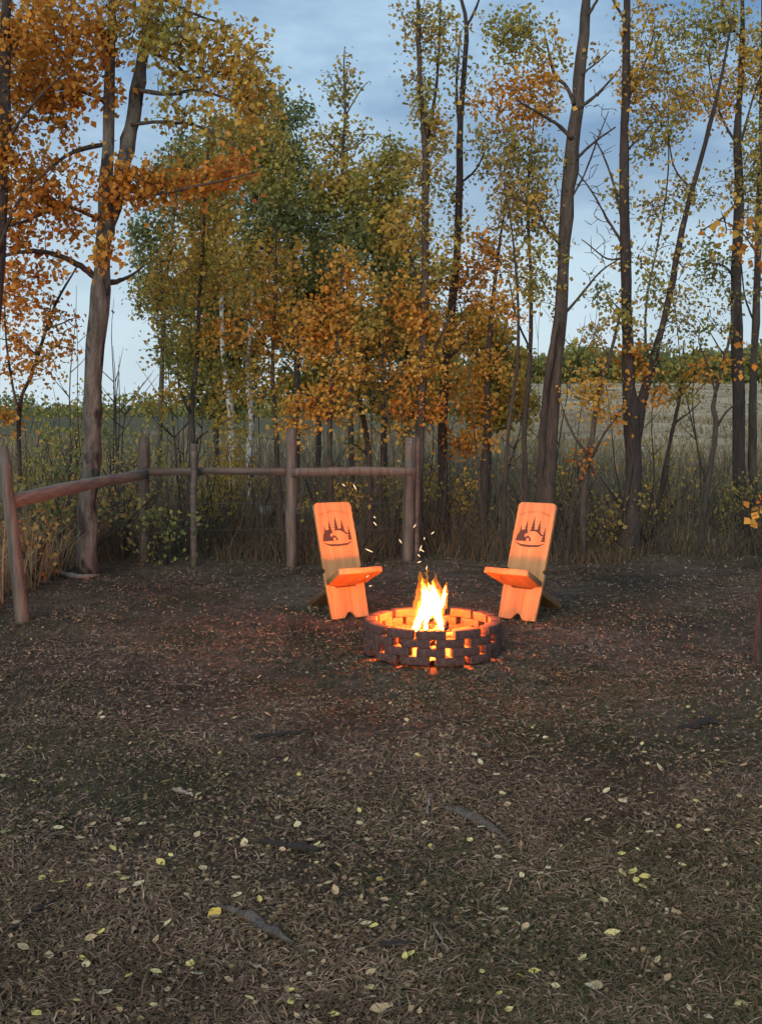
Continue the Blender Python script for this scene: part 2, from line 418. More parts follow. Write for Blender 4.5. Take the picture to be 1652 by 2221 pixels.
DENS = 2.5
T5 = np.linspace(0, 1, 5)[:, None]
S5 = np.sin(T5 * math.pi)
class Tree:
    """trunk > branches, twigs, crown; stems and limbs follow pixel paths on the tree's own distance"""
    def __init__(s, name, label, Y, stem, bark='bark', group=None, cat='tree', twigmat='twig', up=0.0, z0=None):
        s.Y, s.bark = Y, M[bark]
        s.twigmat = M[twigmat]
        base = P(stem[0][0], stem[0][1], Y)
        gz0 = float(H(base[0], Y))
        s.root = empty(name, (base[0], Y, gz0))
        tag(s.root, label, cat, group)
        s.nodes = []
        s.cl = {}
        s.tw = MB()
        s.base = np.array((base[0], Y, gz0))
        pts = [P(q[0], q[1], Y) for q in stem]
        rad = [q[2] * .84 * Y / F / 2 for q in stem]
        pts = [np.array((pts[0][0], Y, gz0 - 0.12))] + [p for p in pts if p[2] > gz0 + 0.15]
        rad = [rad[0] * 1.25] + rad[-(len(pts) - 1):]
        if up:
            d = pts[-1] - pts[-2]; d /= np.linalg.norm(d)
            pts.append(pts[-1] + d * up); rad.append(rad[-1] * 0.3)
        s.stem(pts, rad, 'trunk')
    def stem(s, pts, rad, name, sides=10):
        m = max(6, min(26, 4 * len(pts)))
        w = smooth_path(np.c_[np.array(pts), np.array(rad)], m)
        wob = rng.normal(size=(m, 3)) * 0.10 * w[:, 3:4]; wob[0] = 0
        p = w[:, :3] + wob
        p[:, 1] += 0.10 * np.sin(np.linspace(0, 3, m) + rng.uniform(0, 6)) * np.linspace(0, 1, m)
        r = np.maximum(w[:, 3] * (1 + 0.07 * rng.normal(size=m)), 0.003)
        b = MB(); b.tube(p - s.base, r, sides, rough=0.06)
        o = b.build(name, s.bark if (name == 'trunk' or max(rad) > .05) else M['bark'], s.root, smooth=True)
        s.nodes += [q for q in p if q[2] > 0.5]
        return o
    def limb(s, path, dy=0.0):
        """path: (px, py, width px) list; the limb swings dy metres nearer (negative) or farther"""
        n = len(path)
        pts = [P(q[0], q[1], s.Y + dy * k / (n - 1)) for k, q in enumerate(path)]
        rad = [max(q[2] * s.Y / F / 2, 0.003) for q in path]
        if path[0][2] < 15.5: rad = [r_ * .78 for r_ in rad]
        s.stem(pts, rad, 'branch', 6)
        return s
    def blob(s, px, py, rx, ry, mat, dens=1.0, dy=0.0, dz=0.9, leaf=0.046, per=13):
        """clusters of leaves in an ellipsoid, each on a twig that grows from the nearest wood"""
        Y = s.Y + dy
        n = max(3, int(DENS * dens * rx * ry / 235.0 * (Y / 11.0) ** 1.2))
        c = P(px, py, Y); sx, sz = rx * Y / F, ry * Y / F
        u = rng.normal(size=(n, 3)); u /= np.linalg.norm(u, axis=1)[:, None]
        u *= rng.uniform(0, 1, n)[:, None] ** 0.42
        q = c + u * (sx, dz * (sx + sz) / 2, sz)
        q = q[q[:, 2] > 0.12]
        q = q[rng.permutation(len(q))]
        ex = np.array(s.nodes)
        order = np.argsort(np.linalg.norm(q[:, None, :] - ex[None, ::4, :][:, :600], axis=2).min(1))
        buf = np.empty((len(ex) + 4 * len(q), 3)); nn = len(ex); buf[:nn] = ex
        L = []
        for e_ in q[order]:
            d = buf[:nn] - e_
            cost = np.sqrt((d * d).sum(1)) + np.maximum(d[:, 2] + 0.05, 0) * 0.9
            a = buf[np.argmin(cost)].copy()
            ln = math.sqrt(((e_ - a) ** 2).sum())
            if ln < 0.02: continue
            t = T5
            mid = S5 * ln * (np.array((0, 0, 0.10)) + rng.normal(size=3) * 0.09)
            p = a + (e_ - a) * t + mid
            r0 = 0.0042 + 0.0085 * min(ln, 1.6)
            s.tw.tube(p - s.base, np.linspace(r0, 0.0022, 5), 3 if ln < 0.5 else 5, cap=False)
            buf[nn:nn + 4] = p[1:]; nn += 4
            if mat is None: continue
            k = rng.poisson(per) + 2
            tt = rng.uniform(0.35, 1.05, k) if ln > 0.25 else rng.uniform(0, 1.1, k)
            sp = 0.045 + 0.055 * rng.uniform()
            L.append(a + (e_ - a) * tt[:, None] * np.ones(3) + rng.normal(size=(k, 3)) * sp)
        s.nodes = list(buf[:nn])
        if L:
            s.cl.setdefault((mat, leaf), []).append(np.vstack(L))
        return s
    def done(s):
        if s.tw.n:
            tag(s.tw.build('twigs', s.twigmat, s.root), kind='stuff')
        for (mat, leaf), L in s.cl.items():
            b = MB(); leaf_mesh(b, np.vstack(L) - s.base, leaf)
            tag(b.build('crown', M[mat], s.root), kind='stuff')
        return s.root
GB = 'trees along the edge of the clearing'

# --- the big forked aspen beside the side rail
t = Tree('aspen_tree', 'stout pale-barked aspen forking into two stems, orange leaves, behind the sloping fence rail', 10.25,
         [(188, 1245, 60), (190, 1150, 50), (193, 1050, 46), (200, 950, 48), (205, 850, 50), (212, 700, 49), (219, 600, 46), (227, 510, 42), (233, 400, 32), (237, 300, 30), (241, 180, 27), (247, 60, 23), (252, -80, 17)],
         'bark_pale', GB, up=0.7)
t.limb([(226, 520, 34), (246, 450, 33), (270, 340, 34), (288, 240, 31), (304, 130, 26), (316, 40, 22), (326, -90, 15)], 0.15)
for pth, dy in [
    ([(210, 605, 16), (178, 578, 14), (120, 552, 11), (60, 548, 9), (-20, 565, 6)], -0.3), ([(222, 618, 16), (250, 610, 12), (275, 598, 7), (310, 575, 4)], 0.3),
    ([(236, 310, 14), (160, 330, 11), (100, 370, 9), (30, 420, 6), (-30, 440, 4)], -0.5), ([(240, 225, 14), (180, 200, 10), (110, 190, 8), (-10, 180, 5)], 0.3),
    ([(284, 270, 12), (340, 262, 10), (420, 268, 8), (475, 295, 5), (520, 320, 3)], -0.4), ([(296, 195, 13), (370, 203, 10), (430, 192, 8), (510, 218, 6), (560, 245, 3)], -0.3),
    ([(308, 105, 11), (370, 130, 9), (425, 165, 7), (520, 132, 5), (570, 120, 3)], 0.2), ([(236, 440, 13), (300, 428, 10), (400, 412, 8), (510, 388, 5), (560, 372, 3)], -0.7),
    ([(226, 480, 12), (140, 448, 9), (60, 480, 7), (-10, 505, 4)], -0.6), ([(316, 20, 12), (350, 0, 9), (420, 30, 7), (480, 45, 4)], -0.2)]:
    t.limb(pth, dy)
for b in [(120, 80, 150, 110, 'orange', 1.25), (60, 220, 110, 80, 'orange', 1.1), (190, 190, 70, 60, 'orange', .7), (100, 400, 130, 60, 'orange', 1.0), (40, 480, 80, 50, 'red', .9), (170, 485, 60, 35, 'red', .8),
          (320, 40, 120, 70, 'amber', 1.1), (410, 110, 100, 70, 'amber', .8), (500, 130, 90, 70, 'amber', .9), (545, 205, 80, 55, 'amber', .9), (400, 250, 80, 40, 'olive', .7),
          (270, 395, 75, 50, 'orange', 1.2), (370, 400, 90, 38, 'orange', 1.3), (490, 375, 80, 32, 'red', 1.3), (232, 540, 34, 34, 'golden', 1.0), (90, 580, 90, 30, 'red', .6), (30, 620, 60, 40, 'red', .7)]:
    t.blob(*b[:5], dens=b[5], dy=-0.2, leaf=.055, per=11)
t.done()

# --- tree at the frame's edge behind the first post
t = Tree('aspen_tree', 'dark trunk at the fence end post, its orange crown mixing with the forked aspen', 9.4,
         [(-30, 1310, 46), (-26, 1100, 42), (-18, 800, 38), (-6, 500, 34), (6, 300, 30), (12, 100, 26), (16, -60, 20)], 'bark_black', GB, up=0.6)
t.limb([(4, 330, 12), (40, 270, 9), (90, 215, 7), (150, 160, 4)], -0.4).limb([(-10, 560, 12), (30, 460, 9), (70, 400, 6), (120, 350, 4)], -0.3)
for b in [(20, 60, 70, 90, 'orange', .8), (20, 330, 45, 60, 'orange', .8), (60, 430, 60, 40, 'red', .6), (-60, 250, 90, 200, 'orange', .6)]:
    t.blob(*b[:5], dens=b[5], dz=.6)
t.done()

# --- slim sapling with red leaves, low against the bright sky
t = Tree('sapling', 'slim forked sapling with sparse reddish leaves beside the forked aspen', 10.9,
         [(44, 1230, 14), (42, 1050, 12), (40, 885, 11), (66, 810, 10), (92, 730, 9), (118, 660, 7), (170, 575, 4)], 'bark_black', 'saplings')
t.limb([(40, 890, 9), (24, 830, 7), (12, 740, 6), (14, 650, 4)])
t.limb([(80, 770, 6), (40, 740, 5), (0, 735, 3)]).limb([(100, 712, 6), (140, 700, 4), (170, 690, 2)])
for b in [(60, 660, 80, 50, 'red', .55), (70, 750, 90, 50, 'red', .6), (120, 700, 60, 50, 'red', .45), (40, 810, 60, 35, 'red', .5), (130, 770, 40, 25, 'red', .35), (20, 900, 30, 35, 'orange', 1.0)]:
    t.blob(*b[:5], dens=b[5], dz=.8)
t.done()

# --- trees behind the fence: greens further back first
for nm, lb, Y, st, bark, bl, lm in [
    ('poplar_tree', 'dull green poplar rising behind the corner post of the fence', 17.5, [(345, 1030, 14), (350, 800, 12), (360, 600, 10), (385, 400, 7), (395, 280, 4)], 'bark',
     [(330, 520, 60, 90, 'green', .9), (360, 640, 70, 70, 'green', .8), (400, 380, 70, 100, 'green', .9), (310, 640, 40, 60, 'green', .5)], []),
    ('birch_tree', 'white-trunked birch behind the fence, curving to one side', 16.5, [(502, 960, 17), (498, 880, 17), (487, 820, 15), (480, 700, 12), (478, 520, 9), (490, 330, 5)], 'birch',
     [(470, 460, 80, 120, 'olive', .9), (500, 320, 70, 80, 'olive', .9), (430, 580, 70, 80, 'olive', .8)], []),
    ('birch_tree', 'white-trunked birch behind the fence, straight and half hidden by orange leaves', 15.8, [(541, 990, 16), (545, 900, 15), (536, 820, 13), (545, 650, 10), (560, 450, 7), (575, 250, 4)], 'birch',
     [(560, 330, 80, 90, 'olive', 1.0), (590, 460, 80, 90, 'green', 1.0), (540, 560, 80, 80, 'olive', .8), (545, 200, 40, 50, 'amber', .6)], []),
    ('poplar_tree', 'dark-stemmed leafy poplar, tallest of the green trees behind the fence', 18.5, [(642, 1000, 17), (644, 800, 15), (640, 620, 13), (632, 480, 11), (618, 330, 8), (608, 200, 4)], 'bark_black',
     [(620, 280, 70, 90, 'green', .9), (655, 420, 80, 100, 'green', 1.0), (590, 420, 60, 80, 'green', .8), (650, 560, 80, 70, 'green', .9), (560, 640, 70, 80, 'olive', .7)], [([(636, 520, 8), (660, 460, 6), (690, 380, 4)], .3)]),
    ('poplar_tree', 'thin-topped poplar with bare twigs at its tip against the open sky', 16.2, [(762, 1000, 15), (758, 750, 13), (752, 500, 11), (742, 350, 9), (749, 250, 7), (746, 150, 4), (748, 105, 2)], 'bark_mid',
     [(745, 190, 45, 70, 'brown', .32), (715, 300, 50, 45, 'olive', .5), (780, 300, 35, 50, 'brown', .35), (745, 390, 70, 60, 'olive', .9), (720, 470, 70, 70, 'green', .9), (790, 460, 60, 80, 'green', .9)],
     [([(748, 240, 4), (725, 190, 3), (712, 150, 2)], .1), ([(749, 250, 4), (780, 200, 3), (800, 175, 2)], -.1), ([(743, 330, 5), (775, 315, 4), (800, 300, 2)], 0), ([(743, 340, 5), (705, 300, 4), (690, 260, 2)], 0)]),
    ('poplar_tree', 'short dark-trunked poplar between the sparse-topped poplar and the tall slender aspen', 15.0, [(832, 1000, 16), (832, 800, 14), (826, 620, 12), (818, 480, 10), (822, 380, 5)], 'bark_black',
     [(830, 400, 70, 70, 'olive', 1.0), (800, 540, 60, 70, 'green', .9), (860, 500, 60, 80, 'olive', 1.0), (860, 340, 40, 50, 'olive', .8)], []),
]:
    t = Tree(nm, lb, Y, st, bark, 'trees behind the fence')
    for pth, dy in lm: t.limb(pth, dy)
    for b in bl: t.blob(*b[:5], dens=b[5] * 1.35, leaf=0.06, per=14)
    t.done()

# --- nearer saplings behind the fence
for lb, Y, st, bark, bl, lm, lf in [
    ('crooked grey sapling forking low over the fence rail, amber leaves above', 11.9, [(408, 1170, 24), (414, 1040, 20), (416, 960, 17), (413, 890, 15), (424, 800, 12), (430, 660, 10), (442, 480, 8), (455, 280, 4)], 'bark_mid',
     [(350, 640, 70, 70, 'golden', .75), (390, 750, 85, 70, 'golden', .8), (340, 860, 60, 50, 'amber', .9), (470, 600, 80, 80, 'amber', .9), (430, 420, 90, 90, 'olive', .9), (500, 270, 70, 80, 'amber', .8), (470, 720, 70, 60, 'orange', .8), (400, 540, 70, 70, 'amber', .7)],
     [([(412, 895, 10), (390, 840, 7), (382, 780, 4)], 0), ([(418, 985, 10), (432, 950, 8), (452, 935, 4)], -.1)], .046),
    ('slender sapling with amber leaves above the dark stretch of rail', 12.2, [(612, 1180, 16), (604, 1050, 14), (598, 920, 12), (592, 780, 10), (600, 600, 7), (598, 470, 3)], 'bark',
     [(600, 570, 80, 70, 'amber', .9), (560, 690, 80, 60, 'golden', 1.0), (620, 680, 70, 60, 'orange', 1.0), (540, 790, 80, 55, 'golden', 1.0), (480, 830, 60, 45, 'amber', .8), (500, 920, 50, 40, 'amber', .8), (580, 860, 60, 50, 'golden', .9)],
     [([(592, 780, 6), (560, 720, 4), (520, 680, 2)], -.2)], .046),
    ('bright orange sapling between the two tall reddish fence posts', 11.7, [(716, 1190, 16), (716, 1060, 15), (715, 940, 13), (722, 820, 11), (738, 700, 8), (742, 560, 3)], 'bark_mid',
     [(745, 600, 60, 70, 'orange', 1.3), (710, 690, 80, 60, 'orange', 1.4), (770, 700, 60, 60, 'golden', 1.2), (670, 740, 60, 50, 'orange', 1.2), (730, 790, 90, 55, 'golden', 1.2), (665, 870, 75, 42, 'orange', 1.7), (640, 920, 40, 30, 'orange', 1.3), (745, 880, 60, 45, 'golden', 1.1)],
     [([(716, 900, 6), (680, 860, 4), (640, 850, 2)], -.3), ([(722, 820, 6), (760, 760, 4), (790, 720, 2)], -.2)], .046),
    ('leaning sapling with golden leaves just before the paired fence post', 12.4, [(796, 1190, 22), (802, 1100, 18), (800, 1000, 16), (792, 930, 14), (780, 850, 11), (800, 740, 8), (830, 640, 4)], 'bark',
     [(830, 640, 70, 60, 'golden', 1.1), (850, 720, 80, 55, 'golden', 1.2), (800, 800, 80, 60, 'amber', 1.0), (840, 870, 60, 40, 'amber', .8), (780, 950, 40, 30, 'amber', .6)],
     [([(795, 985, 7), (770, 965, 4), (740, 960, 2)], 0), ([(788, 900, 8), (760, 860, 6), (730, 820, 3)], .2)], .046),
]:
    t = Tree('sapling', lb, Y, st, bark, 'saplings')
    for pth, dy in lm: t.limb(pth, dy)
    for b in bl: t.blob(*b[:4], {'orange': 'mixed', 'golden': 'amber'}.get(b[4], b[4]), dens=b[5] * .8, leaf=lf)
    t.done()

# --- tall aspens in the middle
t = Tree('aspen_tree', 'tall slender aspen rising directly behind the last fence post, leafy to the top', 12.0,
         [(908, 1200, 26), (906, 1050, 25), (912, 900, 23), (918, 700, 21), (922, 500, 19), (920, 340, 17), (911, 200, 12), (906, 60, 10), (905, -60, 7)], 'bark_mid', GB, up=.5)
t.limb([(920, 330, 11), (940, 230, 9), (952, 110, 7), (955, -40, 4)], .2).limb([(918, 640, 9), (890, 560, 6), (870, 500, 3)]).limb([(915, 800, 8), (960, 720, 6), (985, 660, 3)], -.3)
for b in [(900, 60, 42, 90, 'brown', .7), (950, 70, 40, 80, 'amber', .7), (915, 220, 45, 80, 'brown', .75), (955, 260, 35, 70, 'olive', .7), (910, 370, 55, 50, 'olive', 1.0), (890, 470, 60, 60, 'amber', 1.0),
          (940, 560, 60, 70, 'olive', 1.0), (890, 640, 70, 50, 'golden', 1.2), (930, 720, 70, 45, 'golden', 1.2), (900, 800, 80, 40, 'golden', 1.1), (885, 880, 45, 35, 'red', 1.1), (940, 880, 50, 35, 'orange', 1.1), (855, 930, 40, 25, 'amber', .8)]:
    t.blob(*b[:5], dens=b[5])
t.done()
t = Tree('aspen_tree', 'dark straight aspen with a bare mid trunk, forking high, next to the slender leafy aspen', 13.0,
         [(963, 1150, 27), (960, 1000, 26), (960, 900, 24), (966, 780, 23), (980, 660, 22), (990, 540, 20), (995, 400, 17), (998, 260, 15), (1008, 120, 12), (1010, 50, 11), (992, -30, 7)], 'bark_black', GB, up=.4)
t.limb([(1009, 60, 9), (1030, 20, 7), (1050, -40, 4)]).limb([(996, 290, 9), (990, 180, 7), (1000, 60, 4)], .3).limb([(994, 400, 8), (1030, 370, 6), (1050, 330, 4)], -.2).limb([(968, 780, 9), (1010, 740, 6), (1040, 690, 3)], -.2).limb([(966, 800, 8), (945, 755, 5), (935, 730, 3)])
for b in [(1010, 200, 35, 60, 'brown', .4), (985, 100, 30, 60, 'brown', .45), (1050, 330, 45, 60, 'brown', .5), (960, 400, 35, 60, 'brown', .5), (1010, 610, 80, 55, 'orange', 1.1), (1050, 690, 70, 55, 'golden', 1.1), (985, 720, 60, 50, 'amber', 1.0), (1000, 830, 70, 40, 'golden', 1.0), (1000, 960, 55, 38, 'orange', 1.1), (980, 480, 40, 40, 'amber', .5)]:
    t.blob(*b[:5], dens=b[5])
t.done()
for lb, Y, st, bark, bl, lm in [
    ('dark sapling with a swollen lower trunk and orange leaves, behind the flames', 12.8, [(1048, 1150, 26), (1050, 1040, 22), (1056, 940, 18), (1056, 830, 15), (1062, 720, 13), (1075, 580, 9), (1095, 430, 4)], 'bark_black',
     [(1060, 550, 55, 60, 'orange', .9), (1095, 440, 45, 60, 'brown', .7), (1065, 790, 65, 45, 'golden', 1.0), (1040, 880, 60, 35, 'orange', 1.0), (1045, 950, 50, 28, 'golden', 1.0)], [([(1056, 800, 7), (1085, 770, 5), (1110, 740, 3)], 0)]),
    ('very thin bowed sapling just before the double-stemmed tree', 12.1, [(1092, 1180, 11), (1095, 1050, 10), (1106, 900, 9), (1122, 780, 9), (1121, 640, 7), (1108, 500, 5), (1090, 400, 2)], 'bark',
     [(1100, 420, 40, 60, 'brown', .5), (1120, 560, 40, 50, 'brown', .5), (1090, 660, 50, 50, 'golden', .9)], []),
    ('thin upright sapling with olive-brown leaves beside the double-stemmed tree', 12.4, [(1138, 1180, 16), (1140, 1040, 14), (1137, 930, 13), (1150, 780, 12), (1152, 600, 9), (1146, 430, 7), (1160, 250, 3)], 'bark',
     [(1150, 470, 60, 60, 'brown', .75), (1120, 330, 50, 60, 'brown', .6), (1170, 350, 45, 60, 'brown', .6), (1140, 600, 50, 50, 'amber', .6)], [([(1150, 760, 6), (1120, 690, 5), (1105, 600, 3)], 0), ([(1140, 930, 6), (1110, 890, 4), (1095, 870, 3)], 0)]),
]:
    t = Tree('sapling', lb, Y, st, bark, 'saplings')
    for pth, dy in lm: t.limb(pth, dy)
    for b in bl: t.blob(*b[:5], dens=b[5])
    t.done()

# --- the right-hand stand
t = Tree('aspen_tree', 'tall smooth double-stemmed aspen standing behind the chair beside the bare gap of sky', 11.9,
         [(1184, 1200, 40), (1188, 1050, 38), (1196, 900, 36), (1206, 780, 35), (1216, 660, 33), (1222, 560, 30), (1230, 440, 34), (1240, 340, 35), (1252, 240, 32), (1262, 130, 27), (1272, 30, 25), (1280, -80, 20)], 'bark_mid', GB, up=.6)
t.limb([(1168, 1195, 20), (1173, 1050, 19), (1180, 900, 18), (1192, 780, 15), (1208, 690, 10)], -.1)
for pth, dy in [([(1240, 300, 12), (1210, 268, 10), (1170, 245, 8), (1120, 222, 5)], -.3), ([(1244, 225, 12), (1228, 185, 10), (1200, 160, 8), (1180, 90, 5)], .2), ([(1252, 235, 10), (1290, 208, 8), (1330, 165, 5), (1350, 140, 3)], .2),
                ([(1244, 350, 9), (1280, 315, 7), (1330, 280, 4)], -.2), ([(1216, 690, 9), (1250, 650, 7), (1300, 590, 5), (1345, 560, 3)], 0), ([(1222, 540, 8), (1190, 500, 6), (1160, 440, 4)], -.3),
                ([(1276, 30, 9), (1300, -10, 7), (1330, -60, 4)], .1), ([(1232, 440, 7), (1265, 380, 5), (1295, 300, 4), (1320, 240, 2)], .3), ([(1262, 160, 6), (1300, 130, 4), (1330, 100, 2)], .2)]:
    t.limb(pth, dy)
for b in [(1290, 330, 45, 110, .5), (1300, 560, 50, 60, .5), (1310, 200, 30, 60, .4), (1190, 420, 40, 60, .5)]: t.blob(*b[:4], None, dens=b[4])
for b in [(1155, 195, 75, 60, 'golden', 1.2), (1110, 70, 70, 70, 'amber', 1.0), (1130, 400, 60, 60, 'brown', .7), (1080, 300, 50, 60, 'brown', .6), (1180, 620, 45, 50, 'brown', .5), (1180, 90, 50, 50, 'amber', .6), (1190, 330, 40, 45, 'brown', .5), (1290, 120, 25, 40, 'brown', .3), (1160, 450, 55, 45, 'amber', .6), (1070, 220, 50, 60, 'golden', .6), (1190, 540, 45, 40, 'amber', .7), (1120, 260, 50, 40, 'orange', .6)]:
    t.blob(*b[:5], dens=b[5])
t.done()

t = Tree('sapling', 'low sapling with crossing stems and orange-green leaves between the double-stemmed tree and its dark neighbour', 11.4,
         [(1264, 1160, 18), (1266, 1080, 16), (1276, 1000, 15), (1288, 930, 13), (1300, 860, 11), (1325, 770, 9), (1345, 690, 5)], 'bark_mid', 'saplings')
t.limb([(1276, 985, 8), (1250, 955, 7), (1222, 900, 5), (1212, 870, 3)], .1).limb([(1280, 1000, 8), (1310, 940, 6), (1345, 890, 4), (1362, 870, 2)], -.1).limb([(1280, 1010, 8), (1300, 1040, 7), (1335, 1085, 5)], -.2)
for b in [(1290, 860, 60, 35, 'amber', .8), (1270, 820, 40, 40, 'golden', .6), (1320, 890, 45, 25, 'orange', .8), (1250, 980, 40, 40, 'red', .4), (1340, 700, 40, 50, 'brown', .4)]:
    t.blob(*b[:5], dens=b[5])
t.done()

t = Tree('aspen_tree', 'dark thick-footed tree splitting into an upright stem and a leaning stem, in weeds', 11.8,
         [(1362, 1205, 62), (1366, 1120, 46), (1372, 1000, 44), (1366, 900, 40), (1362, 780, 30), (1356, 650, 27), (1352, 500, 25), (1350, 350, 22), (1354, 200, 20), (1357, 60, 18), (1358, -70, 14)], 'bark_black', GB, up=.6)
t.limb([(1376, 960, 26), (1392, 880, 22), (1412, 800, 18), (1440, 700, 15), (1462, 600, 13), (1480, 500, 12), (1505, 400, 11), (1535, 290, 9), (1560, 180, 7), (1585, 40, 4)], -.2)
for pth, dy in [([(1352, 530, 9), (1320, 480, 7), (1290, 430, 5), (1250, 380, 4)], -.2), ([(1352, 500, 8), (1335, 420, 7), (1310, 340, 5), (1290, 290, 3)], .2), ([(1354, 240, 9), (1372, 190, 8), (1400, 130, 5), (1415, 60, 3)], .2),
                ([(1356, 50, 9), (1345, 20, 8), (1320, -30, 5)], 0), ([(1350, 560, 7), (1310, 560, 5), (1260, 520, 3)], .2), ([(1354, 330, 7), (1395, 290, 5), (1430, 250, 3)], -.2), ([(1410, 810, 8), (1400, 740, 7), (1405, 640, 6), (1430, 520, 5), (1450, 380, 4), (1448, 250, 3)], .2), ([(1500, 410, 6), (1460, 360, 5), (1440, 280, 3)], 0)]:
    t.limb(pth, dy)
for b in [(1300, 480, 45, 60, .5), (1460, 420, 50, 80, .4), (1420, 560, 50, 70, .4), (1500, 560, 50, 60, .4)]: t.blob(*b[:4], None, dens=b[4])
for b in [(1400, 60, 55, 60, 'amber', .8), (1385, 170, 45, 70, 'golden', .8), (1440, 150, 60, 60, 'brown', .7), (1390, 310, 35, 45, 'brown', .6), (1350, 420, 30, 50, 'amber', .6), (1440, 300, 45, 60, 'brown', .55), (1360, 560, 35, 40, 'amber', .5),
          (1370, 780, 55, 45, 'orange', 1.0), (1350, 690, 35, 40, 'olive', .6), (1410, 470, 40, 60, 'brown', .45), (1300, 640, 60, 40, 'green', .35), (1420, 640, 50, 50, 'green', .4), (1400, 850, 40, 35, 'red', .6), (1440, 760, 70, 45, 'green', .6), (1500, 200, 50, 70, 'amber', .8), (1440, 560, 50, 60, 'brown', .5), (1470, 430, 40, 60, 'brown', .5), (1290, 720, 50, 40, 'brown', .45), (1460, 660, 60, 50, 'brown', .5), (1410, 250, 50, 50, 'brown', .6)]:
    t.blob(*b[:5], dens=b[5])
t.done()

t = Tree('sapling', 'thin leaning sapling with green leaves in the weeds beyond the thick-footed dark tree', 12.6,
         [(1416, 1150, 12), (1432, 1060, 11), (1448, 970, 10), (1462, 900, 9), (1474, 830, 7), (1480, 740, 3)], 'bark_black', 'saplings')
t.limb([(1460, 920, 6), (1490, 895, 5), (1520, 870, 3)]).limb([(1468, 870, 5), (1495, 830, 4), (1515, 800, 2)])
for b in [(1480, 840, 50, 40, 'olive', .6), (1500, 780, 40, 35, 'brown', .4), (1450, 850, 35, 25, 'green', .6)]: t.blob(*b[:5], dens=b[5])
t.done()
t = Tree('sapling', 'kinked sapling with a swollen elbow in its stem and sparse reddish leaves', 12.2,
         [(1518, 1185, 18), (1526, 1100, 16), (1540, 1010, 14), (1552, 930, 13), (1548, 880, 12), (1562, 820, 10), (1585, 740, 8), (1600, 640, 4)], 'bark_mid', 'saplings')
t.limb([(1550, 930, 8), (1575, 890, 6), (1600, 870, 3)]).limb([(1552, 860, 6), (1535, 790, 5), (1520, 740, 3)])
for b in [(1540, 790, 60, 40, 'red', .4), (1560, 700, 50, 40, 'brown', .4), (1490, 700, 50, 40, 'green', .4)]: t.blob(*b[:5], dens=b[5])
t.done()

t = Tree('aspen_tree', 'straight blackish trunk with branches only high up, green sprays at mid height, rooted in weeds', 13.0,
         [(1606, 1140, 42), (1604, 1060, 38), (1600, 900, 33), (1597, 760, 30), (1596, 620, 28), (1600, 500, 26), (1604, 380, 22), (1600, 300, 19), (1608, 180, 16), (1614, 60, 13), (1616, -60, 9)], 'bark_black', GB, up=.5)
for pth, dy in [([(1602, 320, 9), (1575, 270, 7), (1555, 220, 5), (1530, 130, 3)], .2), ([(1600, 330, 8), (1630, 230, 6), (1650, 160, 4)], -.2), ([(1598, 610, 8), (1570, 580, 6), (1530, 570, 3)], -.3), ([(1604, 430, 8), (1570, 470, 6), (1520, 500, 3)], -.2), ([(1612, 90, 7), (1580, 40, 5), (1560, -20, 3)], 0), ([(1596, 800, 7), (1570, 770, 5), (1545, 720, 3)], -.1)]:
    t.limb(pth, dy)
for b in [(1500, 70, 70, 70, 'brown', .7), (1570, 60, 70, 70, 'amber', .8), (1620, 160, 60, 70, 'amber', .8), (1550, 200, 55, 60, 'golden', .7), (1480, 230, 40, 50, 'orange', .6), (1600, 380, 50, 50, 'brown', .6), (1540, 560, 45, 45, 'green', 1.0), (1560, 630, 45, 35, 'green', .8),
          (1520, 410, 45, 40, 'amber', .5), (1650, 320, 40, 80, 'brown', .8)]:
    t.blob(*b[:5], dens=b[5])
t.done()
t = Tree('aspen_tree', 'slim dark trunk standing close beside the straight blackish trunk', 13.3,
         [(1632, 1130, 24), (1630, 1000, 22), (1632, 850, 20), (1636, 700, 19), (1641, 550, 17), (1646, 400, 15), (1652, 200, 12), (1655, 0, 9), (1656, -60, 6)], 'bark', GB, up=.3)
t.limb([(1636, 700, 6), (1615, 640, 5), (1600, 560, 3)])
for b in [(1655, 420, 60, 80, 'amber', .6), (1660, 100, 60, 100, 'amber', .7), (1640, 620, 40, 40, 'brown', .5)]: t.blob(*b[:5], dens=b[5])
t.done()
t = Tree('aspen_tree', 'black trunk half cut off by the picture edge beyond the pale orange leaf spray', 11.0,
         [(1668, 1180, 34), (1664, 1000, 32), (1662, 800, 28), (1668, 500, 24), (1680, 100, 18)], 'bark_black', GB, up=.5)
for b in [(1690, 300, 60, 160, 'amber', .6), (1655, 480, 35, 50, 'amber', .8)]: t.blob(*b[:5], dens=b[5])
t.done()

# --- near sapling at the edge of the clearing: its stem foot and two sprays of leaves show
t = Tree('sapling', 'black-stemmed sapling at the clearing edge, large pale orange leaves on low spray', 6.75,
         [(1644, 1436, 24), (1648, 1330, 22), (1662, 1200, 19), (1672, 1000, 15), (1676, 800, 13), (1674, 600, 11), (1668, 420, 8), (1660, 300, 4)], 'bark_black', 'saplings')
t.limb([(1668, 1150, 6), (1656, 1090, 5), (1645, 1075, 3)], -.1).limb([(1675, 640, 7), (1640, 560, 5), (1600, 500, 4), (1560, 470, 2)], -.2).limb([(1674, 780, 5), (1630, 770, 4), (1600, 768, 2)])
t.blob(1652, 1085, 10, 26, 'golden', 3.2, leaf=.05, per=5)
for b in [(1615, 490, 45, 28, 'orange', .9), (1645, 550, 22, 40, 'orange', .9), (1600, 766, 7, 7, 'golden', 1.5), (1565, 470, 18, 14, 'amber', 1.5)]:
    t.blob(*b[:5], dens=b[5], leaf=.044, per=8, dz=.7)
t.done()

